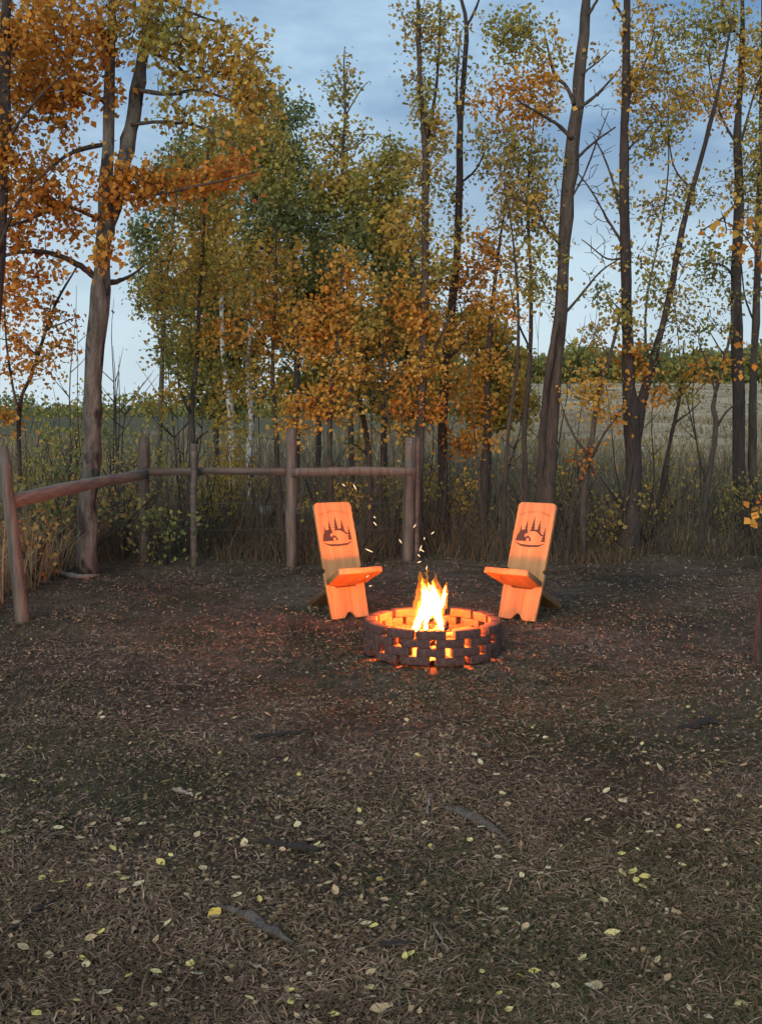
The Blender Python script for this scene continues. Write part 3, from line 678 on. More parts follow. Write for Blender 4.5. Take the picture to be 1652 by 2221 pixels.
# ------------------------------------------------------------------ dense green backdrop trees
for nm, lb, Y, st, bark, bl in [
    ('poplar_tree', 'bluish green bushy poplar beyond the crooked grey sapling', 20.5, [(470, 960, 14), (468, 800, 12), (465, 650, 9), (470, 540, 4)], 'bark_black', [(460, 640, 80, 90, 'green', 1.1), (420, 760, 80, 70, 'green', 1.1), (510, 760, 70, 80, 'green', 1.1), (470, 860, 110, 50, 'green', 1.1)]),
    ('poplar_tree', 'bluish green bushy poplar filling the gap behind the bright orange sapling', 20.0, [(690, 980, 15), (692, 800, 12), (688, 650, 9), (690, 520, 4)], 'bark_black', [(690, 580, 80, 80, 'green', 1.1), (640, 700, 80, 80, 'green', 1.1), (740, 700, 80, 80, 'green', 1.1), (690, 840, 120, 60, 'green', 1.2)]),
    ('poplar_tree', 'bluish green bushy poplar behind the slender leafy aspen', 20.8, [(880, 980, 15), (882, 800, 12), (885, 650, 9), (880, 520, 4)], 'bark_black', [(870, 600, 80, 80, 'green', 1.0), (820, 740, 80, 80, 'green', 1.1), (930, 740, 80, 80, 'olive', 1.0), (880, 860, 120, 60, 'green', 1.2)]),
    ('poplar_tree', 'olive yellow bushy tree behind the thin bowed sapling', 17.0, [(1060, 980, 12), (1062, 850, 10), (1065, 740, 6), (1066, 660, 3)], 'bark', [(1050, 720, 70, 60, 'olive', 1.0), (1090, 800, 70, 60, 'amber', 1.0), (1050, 880, 80, 50, 'olive', 1.0), (1120, 880, 50, 50, 'olive', .8)]),
]:
    t = Tree(nm, lb, Y, st, bark, 'trees behind the fence')
    for b in bl: t.blob(*b[:5], dens=b[5] * 1.1, leaf=0.085, per=14)
    t.done()

# ------------------------------------------------------------------ shrubs
def shrub(label, px, py, Y, w, h, mat, n, leaf=0.045, per=9, stems=9):
    b = G(px, py) if Y is None else P(px, py, Y)
    Y = b[1]
    gz = float(H(b[0], Y))
    root = empty('shrub', (b[0], Y, gz)); tag(root, label, 'shrub', 'shrubs along the fence')
    st, L = MB(), []
    for k in range(stems):
        a = rng.uniform(0, 2 * math.pi); rr = rng.uniform(.2, 1) * w / 2; hh = h * rng.uniform(.6, 1)
        p = np.array([(0, 0, -.03), (rr * .3 * math.cos(a), rr * .3 * math.sin(a), hh * .4), (rr * .7 * math.cos(a), rr * .7 * math.sin(a), hh * .75), (rr * math.cos(a), rr * math.sin(a), hh)])
        p = smooth_path(p, 7) + np.r_[[np.zeros(3)], rng.normal(size=(6, 3)) * .03]
        st.tube(p, np.linspace(.008, .002, 7), 4, cap=False)
        for q in range(n // stems):
            i0 = rng.integers(2, 7); k2 = rng.poisson(per)
            L.append(p[i0] + rng.normal(size=3) * .08 + rng.normal(size=(k2, 3)) * .06)
    tag(st.build('stems', M['twig'], root), kind='stuff')
    c = MB(); leaf_mesh(c, np.vstack(L), leaf)
    tag(c.build('foliage', M[mat], root), kind='stuff')
shrub('dark red-leaved low shrub at the foot of the sloping end post', 80, 1270, None, .9, .6, 'rust', 36)
shrub('green leafy shrub below the sloping rail beside the forked aspen', 130, 1180, 10.6, 1.0, 1.25, 'green', 70)
shrub('tangled grey-green shrub at the foot of the corner post', 360, 1195, 10.9, 1.1, .7, 'green', 50)
shrub('yellow-green shrub standing behind the dark stretch of rail', 500, 1120, 13.5, 1.3, 1.35, 'olive', 90)
shrub('tall thin green shrub beyond the fence corner', 260, 1100, 14.0, 1.4, 1.5, 'green', 80)
shrub('brownish shrub under the orange sapling between the fence posts', 740, 1150, 12.6, 1.2, .9, 'olive', 60)
shrub('amber shrub low behind the last fence post', 1010, 1120, 13.2, 1.0, 1.0, 'amber', 60)
shrub('dusky shrub at the foot of the thick-footed dark tree', 1330, 1190, 12.0, 1.0, .6, 'brown', 40)
shrub('grey-green shrub between the kinked sapling and the straight blackish trunk', 1565, 1160, 12.6, 1.0, .7, 'green', 45)

for lb, px, Y, w, h, mt, n in [
    ('brownish brush between the forked aspen and the corner post', 255, 11.6, 1.1, 1.1, 'brown', 50), ('loose green brush behind the sloping rail beside the red sapling', 60, 12.0, 1.6, 1.7, 'green', 90),
    ('tall thin brush in front of the far bushes beyond the sloping rail', 150, 14.5, 1.6, 1.9, 'olive', 80), ('olive brush behind the thin stake of the fence', 440, 12.8, 1.3, 1.2, 'olive', 70),
    ('brown brush in the weeds behind the paired last post', 860, 12.9, 1.3, 1.1, 'brown', 60), ('brown brush behind the double-stemmed aspen', 1210, 13.2, 1.3, 1.2, 'brown', 60),
    ('olive brush beyond the thick-footed dark tree', 1420, 13.8, 1.5, 1.1, 'olive', 60), ('brown brush round the straight blackish trunk', 1620, 12.6, 1.2, 1.0, 'brown', 50)]:
    shrub(lb, px, 1150, Y, w, h, mt, n, stems=14)
rs = np.random.default_rng(77)
for k in range(46):
    Y = rs.uniform(11.4, 14.5); px = rs.uniform(60, 1640); hgt = rs.uniform(.9, 3.2)
    b0 = P(px, 1150, Y); b0 = np.array((b0[0], Y, float(H(b0[0], Y))))
    lean = rs.normal(size=2) * .12
    pth = np.array([(0, 0, -.05)] + [(lean[0] * hgt * u_ + rs.normal() * .03, lean[1] * hgt * u_, hgt * u_) for u_ in (.3, .6, .85, 1)])
    r0 = rs.uniform(.006, .015)
    mb = MB(); mb.tube(smooth_path(pth, 12), np.linspace(r0, .002, 12), 5, rough=.08)
    root = empty('bare_sapling', tuple(b0)); tag(root, 'thin bare sapling stem standing in the brush behind the fence', 'sapling', 'bare sapling stems')
    mb.build('stem', M['bark' if k % 2 else 'bark_mid'], root)
    sp_ = smooth_path(pth, 12)
    for q in range(rs.integers(2, 6)):
        i0 = rs.integers(4, 10); a_ = rs.uniform(0, 6.28); ln_ = rs.uniform(.2, .6)
        d_ = np.array((math.cos(a_), math.sin(a_), .9))
        mb = MB(); mb.tube(np.array([sp_[i0], sp_[i0] + d_ * ln_ * .4, sp_[i0] + d_ * ln_ + (0, 0, .06)]), [r0 * .5, r0 * .35, .0015], 4); mb.build('branch', M['twig'], root)
# ------------------------------------------------------------------ weeds and meadow grass
def blades(mb, xy, h, w, lean=.35, zoff=0.0):
    n = len(xy)
    z = H(xy[:, 0], xy[:, 1]) + zoff
    p = np.c_[xy, z]
    a = rng.uniform(0, 2 * math.pi, n)
    side = np.c_[np.cos(a), np.sin(a), np.zeros(n)]
    d = rng.normal(size=(n, 3)) * lean; d[:, 2] = 0
    h = h[:, None]; w = np.broadcast_to(w, (n,))[:, None]
    up = np.array((0, 0, 1.0))
    m = p + up * h * .55 + d * h * .35
    t = p + up * h * rng.uniform(.85, 1, (n, 1)) + d * h * 1.1
    v = np.stack([p - side * w, p + side * w, m + side * w * .75, m - side * w * .75, t + side * w * .15, t - side * w * .15], 1)
    k = np.arange(n)[:, None] * 6
    mb.add(v.reshape(-1, 3), np.concatenate([k + [0, 1, 2, 3], k + [3, 2, 4, 5]]))
def zone(n, y0, y1, pw=1.0, xl=-.46, xr=.46):
    y = y0 + (y1 - y0) * rng.uniform(0, 1, n) ** pw
    return np.c_[y * rng.uniform(xl, xr, n), y]
def clump_(xy): return (.5 + .25 * np.sin(xy[:, 0] * .5 + 1.3 * np.sin(xy[:, 1] * .21)) + .25 * np.sin(xy[:, 1] * .43 + 2 * np.sin(xy[:, 0] * .3))) ** 2
mb = MB()
xy = zone(30000, 11.0, 24, 1.6)
edge = 11.25 + .25 * np.sin(xy[:, 0] * 2.3) + .2 * np.sin(xy[:, 0] * 5.1)
xy = xy[xy[:, 1] > edge]
cl = .5 + .5 * np.sin(xy[:, 0] * 1.7 + 1) * np.sin(xy[:, 1] * 1.3)
h = rng.uniform(.25, .95, len(xy)) * (.55 + .5 * cl) * (.35 + .65 * sstep(11.2, 13.2, xy[:, 1])) * rng.uniform(.3, 1.05, len(xy)) + .10
h *= 1 - .3 * sstep(0.02, .2, xy[:, 0] / xy[:, 1])
fr = xy[:, 1] < 12.4 + .5 * np.sin(xy[:, 0] * 3.1) + rng.normal(size=len(xy)) * .3
fm = MB(); blades(fm, xy[fr], h[fr], rng.uniform(.002, .006, fr.sum()), .5)
tag(fm.build('brown_weeds', M['fringe']), 'matted brown weeds along the foot of the fence and trees', kind='stuff')
blades(mb, xy[~fr], h[~fr], rng.uniform(.002, .008, (~fr).sum()), .42)
xy = zone(9000, 24, 60, 1.5)
blades(mb, xy, rng.uniform(.2, .6, len(xy)), rng.uniform(.010, .022, len(xy)), .3)
bs = MB()
xb = zone(2600, 10.9, 15.5, 1.3)
for (x_, y_) in xb[xb[:, 1] > 11.1 + .3 * np.sin(xb[:, 0] * 2.9)]:
    h_ = rng.uniform(.25, 1.15); d_ = rng.normal(size=2) * .28
    z_ = float(H(x_, y_))
    bs.tube(np.array([(x_, y_, z_ - .02), (x_ + d_[0] * h_ * .4 + rng.normal() * .02, y_ + d_[1] * h_ * .4, z_ + h_ * .5), (x_ + d_[0] * h_, y_ + d_[1] * h_, z_ + h_)]), [.005, .0035, .0015], 3, cap=False)
tag(bs.build('undergrowth', M['bark_mid']), 'tangle of thin brown dead stalks and brush behind the fence', kind='stuff')
xy = zone(5000, 38, 129, 1.2, -.02, .46)
blades(mb, xy, rng.uniform(.08, .42, len(xy)) * (.3 + .7 * clump_(xy)), rng.uniform(.03, .09, len(xy)), .5)
# weeds along the side run, left of the clearing
xy = np.c_[rng.uniform(-5.5, -2.9, 5000), rng.uniform(7.2, 11.5, 5000)]
xy = xy[xy[:, 0] < -2.62 - .02 * (xy[:, 1] - 8) + .25 * np.sin(xy[:, 1] * 2) - .1]
blades(mb, xy, rng.uniform(.15, .7, len(xy)), rng.uniform(.003, .007, len(xy)), .35)
tag(mb.build('meadow_grass', M['grass']), 'tall dry weeds and meadow grass behind the fence', kind='stuff')

# ------------------------------------------------------------------ far woods
def woods(name, label, y0, y1, x0, x1, hmin, hmax, n, s, mat):
    mb = MB()
    x = rng.uniform(x0, x1, n); y = rng.uniform(y0, y1, n)
    top = hmin + (hmax - hmin) * (.45 + .27 * np.sin(x * .31) + .2 * np.sin(x * .83 + 1) + .14 * np.sin(x * 2.3) + .08 * np.sin(x * 5.1)) * rng.uniform(.7, 1.1, n)
    z = H(x, y) + top * rng.uniform(0, 1, n) ** .8
    leaf_mesh(mb, np.c_[x, y, z], s, .2)
    tag(mb.build(name, M[mat]), label, kind='stuff')
woods('distant_woods', 'dark strip of woods along the far edge of the straw field', 131, 142, 2, 75, 3.0, 5.2, 16000, .75, 'green')
woods('distant_woods', 'low far-off bushes on the flat horizon beyond the sloping rail', 150, 175, -90, 10, 0.6, 3.8, 6000, .7, 'green')

# ------------------------------------------------------------------ fence
fence = empty('fence', tuple(G(632, 1225)))
tag(fence, 'weathered post and rail fence with slack wires round the back of the clearing', 'fence')
fb = np.array(fence.location)
def post(pt, pb, w0, w1, Y=None, mat='post', name='post'):
    b = G(*pb) if Y is None else P(pb[0], pb[1], Y)
    if Y is not None: b = np.array((b[0], Y, 0))
    tpt = P(pt[0], pt[1], b[1])
    path = smooth_path(np.array([b - (0, 0, .15) if False else np.array((b[0], b[1], -.15)), b * .5 + tpt * .5 + np.array((0, 0, 0)), tpt]), 9)
    path += np.r_[[np.zeros(3)], rng.normal(size=(8, 3)) * .004]
    mb = MB(); mb.tube(path - fb, np.linspace(w1, w0, 9) * b[1] / F / 2, 10, rough=.12)
    mb.build(name, M[mat], fence, smooth=True)
    return b, tpt
def rail(a, b, h0, h1, th, mat):
    a, b = np.array(a), np.array(b)
    n = 12
    t = np.linspace(0, 1, n)[:, None]
    c = a + (b - a) * t + np.cumsum(rng.normal(size=(n, 3)) * .003, 0) * np.sin(t * math.pi)
    ax = (b - a) / np.linalg.norm(b - a)
    side = np.cross(ax, (0, 0, 1)); side /= np.linalg.norm(side)
    hh = (h0 + (h1 - h0) * t) / 2 * (1 + .035 * rng.normal(size=(n, 1)))
    up = np.array((0, 0, 1.0))
    prof = [(-1, -1), (1, -1), (1, .6), (.6, 1), (-.6, 1), (-1, .6)]
    v = np.stack([c + side * (th / 2 * px_) + up * hh * pz for px_, pz in prof], 1)
    m = len(prof)
    i, j = np.meshgrid(np.arange(n - 1), np.arange(m), indexing='ij')
    q = np.stack([i * m + j, i * m + (j + 1) % m, (i + 1) * m + (j + 1) % m, (i + 1) * m + j], -1)
    mb = MB(); mb.add(v.reshape(-1, 3) - fb, q)
    o = mb.build('rail', M[mat], fence)
    bm = bmesh.new(); bm.from_mesh(o.data)
    bmesh.ops.holes_fill(bm, edges=bm.edges[:]); bm.to_mesh(o.data); bm.free()
post((4, 968), (52, 1352), 28, 30)
post((312, 945), (312, 1195), 25, 27, 11.1)
post((421, 962), (420, 1195), 15, 16, 10.9, 'rail_dark')
post((632, 930), (632, 1225), 24, 26)
post((890, 948), (884, 1215), 24, 27)
post((905, 946), (903, 1200), 15, 17, 11.35, 'rail_dark')
YB = G(632, 1225)[1]
rail(P(22, 1088, 8.0), P(316, 1028, 11.0), .098, .092, .045, 'rail_grey')
rail(P(308, 1024, 11.02), P(640, 1023, YB + .08), .075, .070, .045, 'rail_dark')
rail(P(630, 1024, YB - .09), P(900, 1024, YB - .04), .080, .085, .045, 'post')
for zz in (1.18, .62, .36):
    for a, b in (((-2.33, 11.15), (-.85, 11.08)), ((-.85, 11.08), (.30, 11.12))):
        t_ = np.linspace(0, 1, 12)[:, None]
        p = np.c_[np.array(a) + (np.array(b) - a) * t_, zz - .03 * np.sin(t_[:, 0] * math.pi)]
        mb = MB(); mb.tube(p - fb, .0022, 4); mb.build('wire', M['wire'], fence)

# ------------------------------------------------------------------ plank chairs
def outline_mesh(name, polys, thick, mat, bevel=.003):
    cu = bpy.data.curves.new(name, 'CURVE')
    cu.dimensions = '2D'; cu.fill_mode = 'BOTH'; cu.extrude = thick / 2 - bevel; cu.bevel_depth = bevel; cu.bevel_resolution = 1
    cu.offset = -bevel
    for poly in polys:
        sp = cu.splines.new('POLY'); sp.points.add(len(poly) - 1); sp.use_cyclic_u = True
        for p, q in zip(sp.points, poly): p.co = (q[0], q[1], 0, 1)
    tmp = bpy.data.objects.new(name, cu); COL.objects.link(tmp)
    me = bpy.data.meshes.new_from_object(tmp.evaluated_get(bpy.context.evaluated_depsgraph_get()))
    bpy.data.objects.remove(tmp); bpy.data.curves.remove(cu)
    me.materials.clear(); me.materials.append(mat)
    return me
def arc(cx, cy, r, a0, a1, n=6):
    return [(cx + r * math.cos(R(a0 + (a1 - a0) * k / n)), cy + r * math.sin(R(a0 + (a1 - a0) * k / n))) for k in range(n + 1)]
PL, PW = .885, .152          # back plank length, half width
back_poly = ([(-PW + .004, 0), (-.045, 0), (-.018, .038), (0, .047), (.018, .038), (.045, 0), (PW - .004, 0), (PW + .004, .30), (PW + .004, .345), (PW - .016, .358), (PW - .016, .372), (PW, .388)]
             + arc(PW - .034, PL - .034, .034, 0, 90) + arc(-PW + .034, PL - .034, .034, 90, 180)
             + [(-PW, .388), (-PW + .016, .372), (-PW + .016, .358), (-PW - .004, .345), (-PW - .004, .30)])
slot = [(-.086, .232), (.086, .232), (.086, .298), (-.086, .298)]
seat_poly = [(-.168, 0), (.168, 0), (.172, .012), (.160, .27), (.080, .30), (.072, .86), (-.072, .86), (-.080, .30), (-.160, .27), (-.172, .012)]
back_me = outline_mesh('back_plank', [back_poly, slot], .030, M['pine'])
seat_me = outline_mesh('seat_plank', [seat_poly], .042, M['pine'])

def poly_obj(name, polys, mat, z):
    me = bpy.data.meshes.new(name)
    v, f = [], []
    for q in polys:
        f.append(list(range(len(v), len(v) + len(q)))); v += [(a, b, z) for a, b in q]
    me.from_pydata(v, [], f); me.update(); me.materials.append(mat)
    return me
def pine_shape(cx, base, w, h):
    L_, R_ = [], []
    k = 5
    for i_ in range(k):
        y0 = base + h * i_ / k; wo = w * (1 - i_ / k) / 2
        L_ += [(cx - wo, y0), (cx - wo * .45, y0 + h / k * .85)]
        R_ += [(cx + wo, y0), (cx + wo * .45, y0 + h / k * .85)]
    return R_ + [(cx, base + h)] + L_[::-1]
zt = .0155
S0 = .565
logo = [pine_shape(-.082, S0 + .035, .036, .085), pine_shape(-.046, S0 + .07, .034, .085), pine_shape(.0, S0 + .085, .038, .098), pine_shape(.042, S0 + .082, .034, .075), pine_shape(.085, S0 + .02, .034, .095)]
logo2 = [[(-.108, S0 + .018), (-.030, S0 + .018), (-.052, S0 + .058), (-.028, S0 + .082), (-.066, S0 + .095), (-.098, S0 + .062)],      # dark slope
         [(-.012, S0 + .098), (.030, S0 + .098), (.078, S0 + .062), (.070, S0 + .054), (.028, S0 + .084), (-.004, S0 + .090)],       # roof
         [(-.050, S0 + .020), (-.040, S0 + .046), (-.024, S0 + .056), (-.008, S0 + .044), (.004, S0 + .020), (-.010, S0 + .020), (-.016, S0 + .036), (-.024, S0 + .042), (-.032, S0 + .034), (-.036, S0 + .020)]]   # tent
base_line = [(-.115, S0 + .008), (-.06, S0 - .002), (.0, S0 - .004), (.06, S0 - .001), (.108, S0 + .010), (.06, S0 - .011), (.0, S0 - .015), (-.06, S0 - .013)]
LS = 1.16
logo, logo2 = [[[(x_ * LS, S0 + (y_ - S0) * LS) for x_, y_ in q_] for q_ in l_] for l_ in (logo, logo2)]
base_line = [(x_ * LS, S0 + (y_ - S0) * LS * 1.3) for x_, y_ in base_line]
logo_me = poly_obj('printed_logo', logo + [base_line], M['ink'], zt)
logo2_me = poly_obj('printed_logo', logo2, M['ink'], zt + .0004)
lett = []
rl = random.Random(3)
for a0, a1, n in ((-27, -17, 3), (-14, -1, 5), (1.5, 5, 2), (9, 26, 6)):       # worn arched lettering: too faint to read
    for k in range(n):
        a = R(a0 + (a1 - a0) * (k + .5) / n); rr = .27
        cx, cy = rr * math.sin(a), S0 + .248 - rr * (1 - math.cos(a))
        wv, hv = R((a1 - a0) / n) * rr * .62, .017
        ca, sa = math.cos(-a), math.sin(-a)
        strokes = rl.choice([[(-.5, -.5, -.2, .5), (.2, -.5, .5, .5), (-.2, -.1, .2, .15)], [(-.5, -.5, -.15, .5), (-.15, .25, .5, .5), (-.15, -.5, .5, -.25)], [(-.5, -.5, -.15, .5), (-.15, .2, .5, .5), (-.15, -.2, .3, .05)]])
        for x0, y0, x1, y1 in strokes:
            lett.append([(cx + (u * wv) * ca - (w_ * hv) * sa, cy + (u * wv) * sa + (w_ * hv) * ca) for u, w_ in ((x0, y0), (x1, y0), (x1, y1), (x0, y1))])
lett_me = poly_obj('lettering', lett, M['ink_soft'], zt)
def chair(px, py, yaw, label):
    b = G(px, py)
    root = empty('plank_chair', (b[0], b[1], float(H(b[0], b[1])) + .012), R(yaw))
    tag(root, label, 'chair', 'two-piece plank chairs facing the fire')
    bk = link(bpy.data.objects.new('back_plank', back_me), root)
    bk.rotation_euler = (R(90 - 21.5), 0, 0)
    st = link(bpy.data.objects.new('seat_plank', seat_me), root)
    # local +y of the seat outline runs from the front edge back and down to the ground behind
    st.location = (0, -.185, .378)
    st.rotation_euler = (R(-25), 0, 0)
    for n_, me in (('printed_logo', logo_me), ('printed_logo', logo2_me), ('lettering', lett_me)):
        o = link(bpy.data.objects.new(n_, me), bk)
        if n_ == 'lettering': tag(o, kind='stuff')
    return root
chair(759, 1343, 27, 'pale pine plank chair with pine-tree print, standing before the orange sapling and fence')
chair(1121, 1350, -34, 'pale pine plank chair with pine-tree print, standing before the double-stemmed aspen')

# ------------------------------------------------------------------ fire ring and fire
FC = np.array(((940 - 826) / F * 7.05, 7.02, 0.0))
ring = empty('fire_ring', tuple(FC)); tag(ring, 'round fire pit ring of dark bricks laid open with gaps', 'fire pit')
RO, RI, BH = .432, .362, .0525
def brick_mesh(j):
    mb = MB(); n = 4; half = R(15 * .80 + rng.uniform(-1.3, 1.3))
    a = np.linspace(-half, half, n + 1)
    ro, ri = RO + rng.uniform(-.004, .004), RI + rng.uniform(-.006, .006)
    ring_v = [np.c_[r * np.cos(a), r * np.sin(a), np.full(n + 1, z)] for r, z in ((ro, .001), (ro, BH - .001), (ri, BH - .001), (ri, .001))]
    v = np.stack(ring_v, 1).reshape(-1, 3)
    q = [(i_ * 4 + k_, (i_ + 1) * 4 + k_, (i_ + 1) * 4 + (k_ + 1) % 4, i_ * 4 + (k_ + 1) % 4) for i_ in range(n) for k_ in range(4)]
    q += [(0, 1, 2, 3), (n * 4 + 3, n * 4 + 2, n * 4 + 1, n * 4)]
    mb.add(v, q)
    me = mb.mesh('brick'); me.materials.append(M['brick'])
    bm = bmesh.new(); bm.from_mesh(me); bmesh.ops.recalc_face_normals(bm, faces=bm.faces[:]); bm.to_mesh(me); bm.free()
    return me
bms = [brick_mesh(k) for k in range(9)]
for course in range(4):
    for k in range(12):
        o = link(bpy.data.objects.new('brick', random.choice(bms)), ring)
        o.rotation_euler = (0, 0, R(30 * k + 15 * (course % 2) + 12 + random.uniform(-2.2, 2.2)))
        o.location = (random.uniform(-.007, .007), random.uniform(-.007, .007), .008 + course * BH)
        md = o.modifiers.new('edge', 'BEVEL'); md.width = .0022; md.segments = 2
mb = MB()
a = np.linspace(0, 2 * math.pi, 33)[:-1]
rr = np.array((0, .12, .24, .345))
v = [(0, 0, .05)] + [(r * math.cos(q), r * math.sin(q), .022 + .028 * (1 - r / .345) + rng.uniform(-.006, .006)) for r in rr[1:] for q in a]
tr = [(0, 1 + k, 1 + (k + 1) % 32) for k in range(32)]
qd = [(1 + m_ * 32 + k, 1 + (m_ + 1) * 32 + k, 1 + (m_ + 1) * 32 + (k + 1) % 32, 1 + m_ * 32 + (k + 1) % 32) for m_ in range(2) for k in range(32)]
mb.add(v, qd, tr); mb.build('ash_bed', M['ash'], ring, smooth=True)
for lb, p0, p1, r in [('charred split log lying across the ash bed of the fire', (-.22, -.06, .085), (.12, .10, .10), .035),
                      ('charred log propped over another in the middle of the fire', (-.04, -.14, .08), (.08, .12, .17), .030),
                      ('short blackened log end leaning on the bricks inside the fire', (.06, .02, .08), (.26, -.02, .15), .028)]:
    p0, p1 = FC + p0, FC + p1
    mb = MB(); mb.tube(smooth_path(np.array([p0, (p0 + p1) / 2 + rng.normal(size=3) * .008, p1]), 7), r, 8, rough=.12)
    tag(mb.build('firewood_log', M['char']), lb, 'log', 'burning logs')

def flame_mat(name, zc, zt_, s0, s1, clear, yellow=False):
    m, nt = new_mat(name)
    g = N(nt, 'ShaderNodeNewGeometry')
    sp = N(nt, 'ShaderNodeSeparateXYZ', {0: g.outputs['Position']})
    u = N(nt, 'ShaderNodeMapRange', {0: sp.outputs[2], 1: zc, 2: zt_})
    col = ramp(nt, u.outputs[0], [(0, (1, .155, .017)), (.55, (1, .20, .022)), (1, (1, .30, .016))])
    if yellow: col = ramp(nt, u.outputs[0], [(0, (1, .55, .05)), (.6, (1, .42, .03)), (1, (1, .22, .015))])
    e = N(nt, 'ShaderNodeMapRange', {0: u.outputs[0], 1: 0.0, 2: 1.0, 3: math.log(s0), 4: math.log(s1)})
    ex = N(nt, 'ShaderNodeMath', {0: e.outputs[0]}, operation='EXPONENT')
    em = N(nt, 'ShaderNodeEmission', {'Color': col, 'Strength': ex.outputs[0]})
    s = em.outputs[0]
    if clear:
        t = N(nt, 'ShaderNodeBsdfTransparent')
        s = N(nt, 'ShaderNodeMixShader', {0: clear, 1: s, 2: t.outputs[0]}).outputs[0]
    finish(nt, s)
    return m
fire = empty('campfire_flame', tuple(FC + (0, 0, .05))); tag(fire, 'bright yellow-white campfire flame leaping from the brick ring', 'flame')
def fz(zx, zy):      # position of a point in the enlarged fire crop
    q = P((940 + zx / 3.7545) / 1.23003, (1500 + zy / 3.7545) / 1.23003, FC[1])
    return q
def tongue(path, mat, dy, name='tongue', k=1.0):
    pts = np.array([fz(a, b) for a, b, w in path]); pts[:, 1] += dy
    w = np.array([w * .000626 / 2 * k for a, b, w in path])
    pr = smooth_path(np.c_[pts, w], 22)
    pr[2:-1, :3] += rng.normal(size=(19, 3)) * .004
    pr[:, 3] = np.maximum(pr[:, 3] * (1 + .05 * rng.normal(size=22)), .0015)
    mb = MB(); mb.tube(pr[:, :3] - np.array(fire.location), pr[:, 3], 12, rough=.03)
    mb.build(name, mat, fire, smooth=True)
zc, ztp = fz(0, 350)[2], fz(0, 150)[2]
core = flame_mat('flame_core', zc, ztp, 1500.0, 1.0, 0.0)
halo = flame_mat('flame_fringe', zc, ztp, 2.2, .45, 0.72)
veil = flame_mat('flame_veil', zc, ztp, 1.5, .55, 0.45, True)
tongue([(615, 790, 70), (628, 680, 85), (665, 560, 95), (730, 450, 150), (745, 340, 130), (712, 240, 60), (690, 140, 8)], core, -.03, k=.63)
tongue([(905, 770, 40), (888, 660, 55), (862, 570, 90), (835, 450, 150), (815, 330, 125), (812, 250, 50), (812, 180, 8)], core, .02, k=.63)
tongue([(760, 790, 40), (735, 700, 55), (740, 600, 40), (790, 500, 110), (800, 400, 130), (780, 300, 70), (760, 215, 8)], core, .04, k=.63)
tongue([(880, 450, 60), (900, 380, 52), (918, 310, 26), (926, 235, 6)], core, -.01, k=.63)
tongue([(615, 790, 70), (628, 680, 85), (665, 560, 95), (730, 450, 150), (745, 340, 130), (712, 240, 60), (690, 140, 8)], veil, -.03, name='veil', k=.98)
tongue([(905, 770, 40), (888, 660, 55), (862, 570, 90), (835, 450, 150), (815, 330, 125), (812, 250, 50), (812, 180, 8)], veil, .02, name='veil', k=.98)
tongue([(760, 790, 40), (735, 700, 55), (740, 600, 40), (790, 500, 110), (800, 400, 130), (780, 300, 70), (760, 215, 8)], veil, .04, name='veil', k=.98)
tongue([(880, 450, 60), (900, 380, 52), (918, 310, 26), (926, 235, 6)], veil, -.01, name='veil', k=.98)
tongue([(640, 560, 60), (690, 400, 150), (705, 260, 110), (680, 150, 50), (672, 90, 8)], halo, -.02, 'fringe')
tongue([(850, 520, 120), (860, 380, 170), (830, 240, 100), (828, 150, 20), (826, 110, 6)], halo, .01, 'fringe')
tongue([(915, 460, 60), (930, 340, 50), (938, 250, 28), (940, 190, 5)], halo, 0, 'fringe')
tongue([(745, 260, 30), (746, 150, 22), (744, 80, 12), (746, 30, 4)], halo, .02, 'fringe')
ember_m = emit_mat('ember_glow', (1.0, .62, .36), .95)
for px, py, ang, L, dy in [(769, 1056, -62, .034, .2), (745, 1052, -40, .020, .2), (813, 1136, -50, .026, .1), (812, 1122, -40, .014, .1), (800, 1194, -25, .045, .1), (899, 1141, 55, .022, 0), (938, 1156, 40, .020, -.1), (912, 1189, 70, .034, 0), (915, 1194, -35, .026, .05), (908, 1205, -50, .018, 0),
                        (909, 1219, 20, .022, 0), (868, 1174, -60, .026, .1), (797, 1250, 35, .018, 0), (803, 1271, 10, .014, 0), (925, 1232, 80, .022, 0), (920, 1168, 80, .014, 0)]:
    c = P(px, py, FC[1] + dy)
    L *= 1.2; d = np.array((math.cos(R(ang)), .1, math.sin(R(ang))))
    mb = MB(); mb.tube(np.array([c - d * L / 2, c - d * L * .2, c + d * L * .25, c + d * L / 2]) - c, [.0008, .0034, .0030, .0008], 5)
    o = mb.build('ember', ember_m); o.location = c
    tag(o, 'glowing ember sliver drifting up over the campfire', 'ember', 'flying embers')

# ------------------------------------------------------------------ things lying on the ground
def stick(label, pts, w, mat, name='stick', flat=1.0, group='sticks on the ground', lift=.022):
    p = np.array([G(x, y) for x, y in pts])
    p[:, 2] = H(p[:, 0], p[:, 1]) + lift
    m = max(8, 3 * len(p))
    q = smooth_path(p, m) + rng.normal(size=(m, 3)) * .003
    ww = np.interp(np.linspace(0, 1, m), np.linspace(0, 1, len(w)), np.array(w) * 1.35) * np.linalg.norm(q, axis=1) / F / 2
    c = q.mean(0); c[2] = float(H(c[0], c[1]))
    mb = MB(); mb.tube(q - c, ww * (1 + .18 * rng.normal(size=m)), 8, rough=.2)
    me_v = mb.v[0]
    me_v[:, 2] *= flat
    o = mb.build(name, M[mat], smooth=True); o.location = c
    tag(o, label, name.replace('_', ' ').split()[-1], group)
stick('short dark broken stick with a pale edge lying alone on bare earth', [(566, 1847), (610, 1856), (650, 1863), (692, 1868)], [6, 12, 14, 6], 'stick')
stick('dark bent stick lying on the trampled ground beside the black-stemmed sapling', [(1474, 1588), (1510, 1584), (1535, 1580), (1560, 1581)], [6, 14, 12, 5], 'stick')
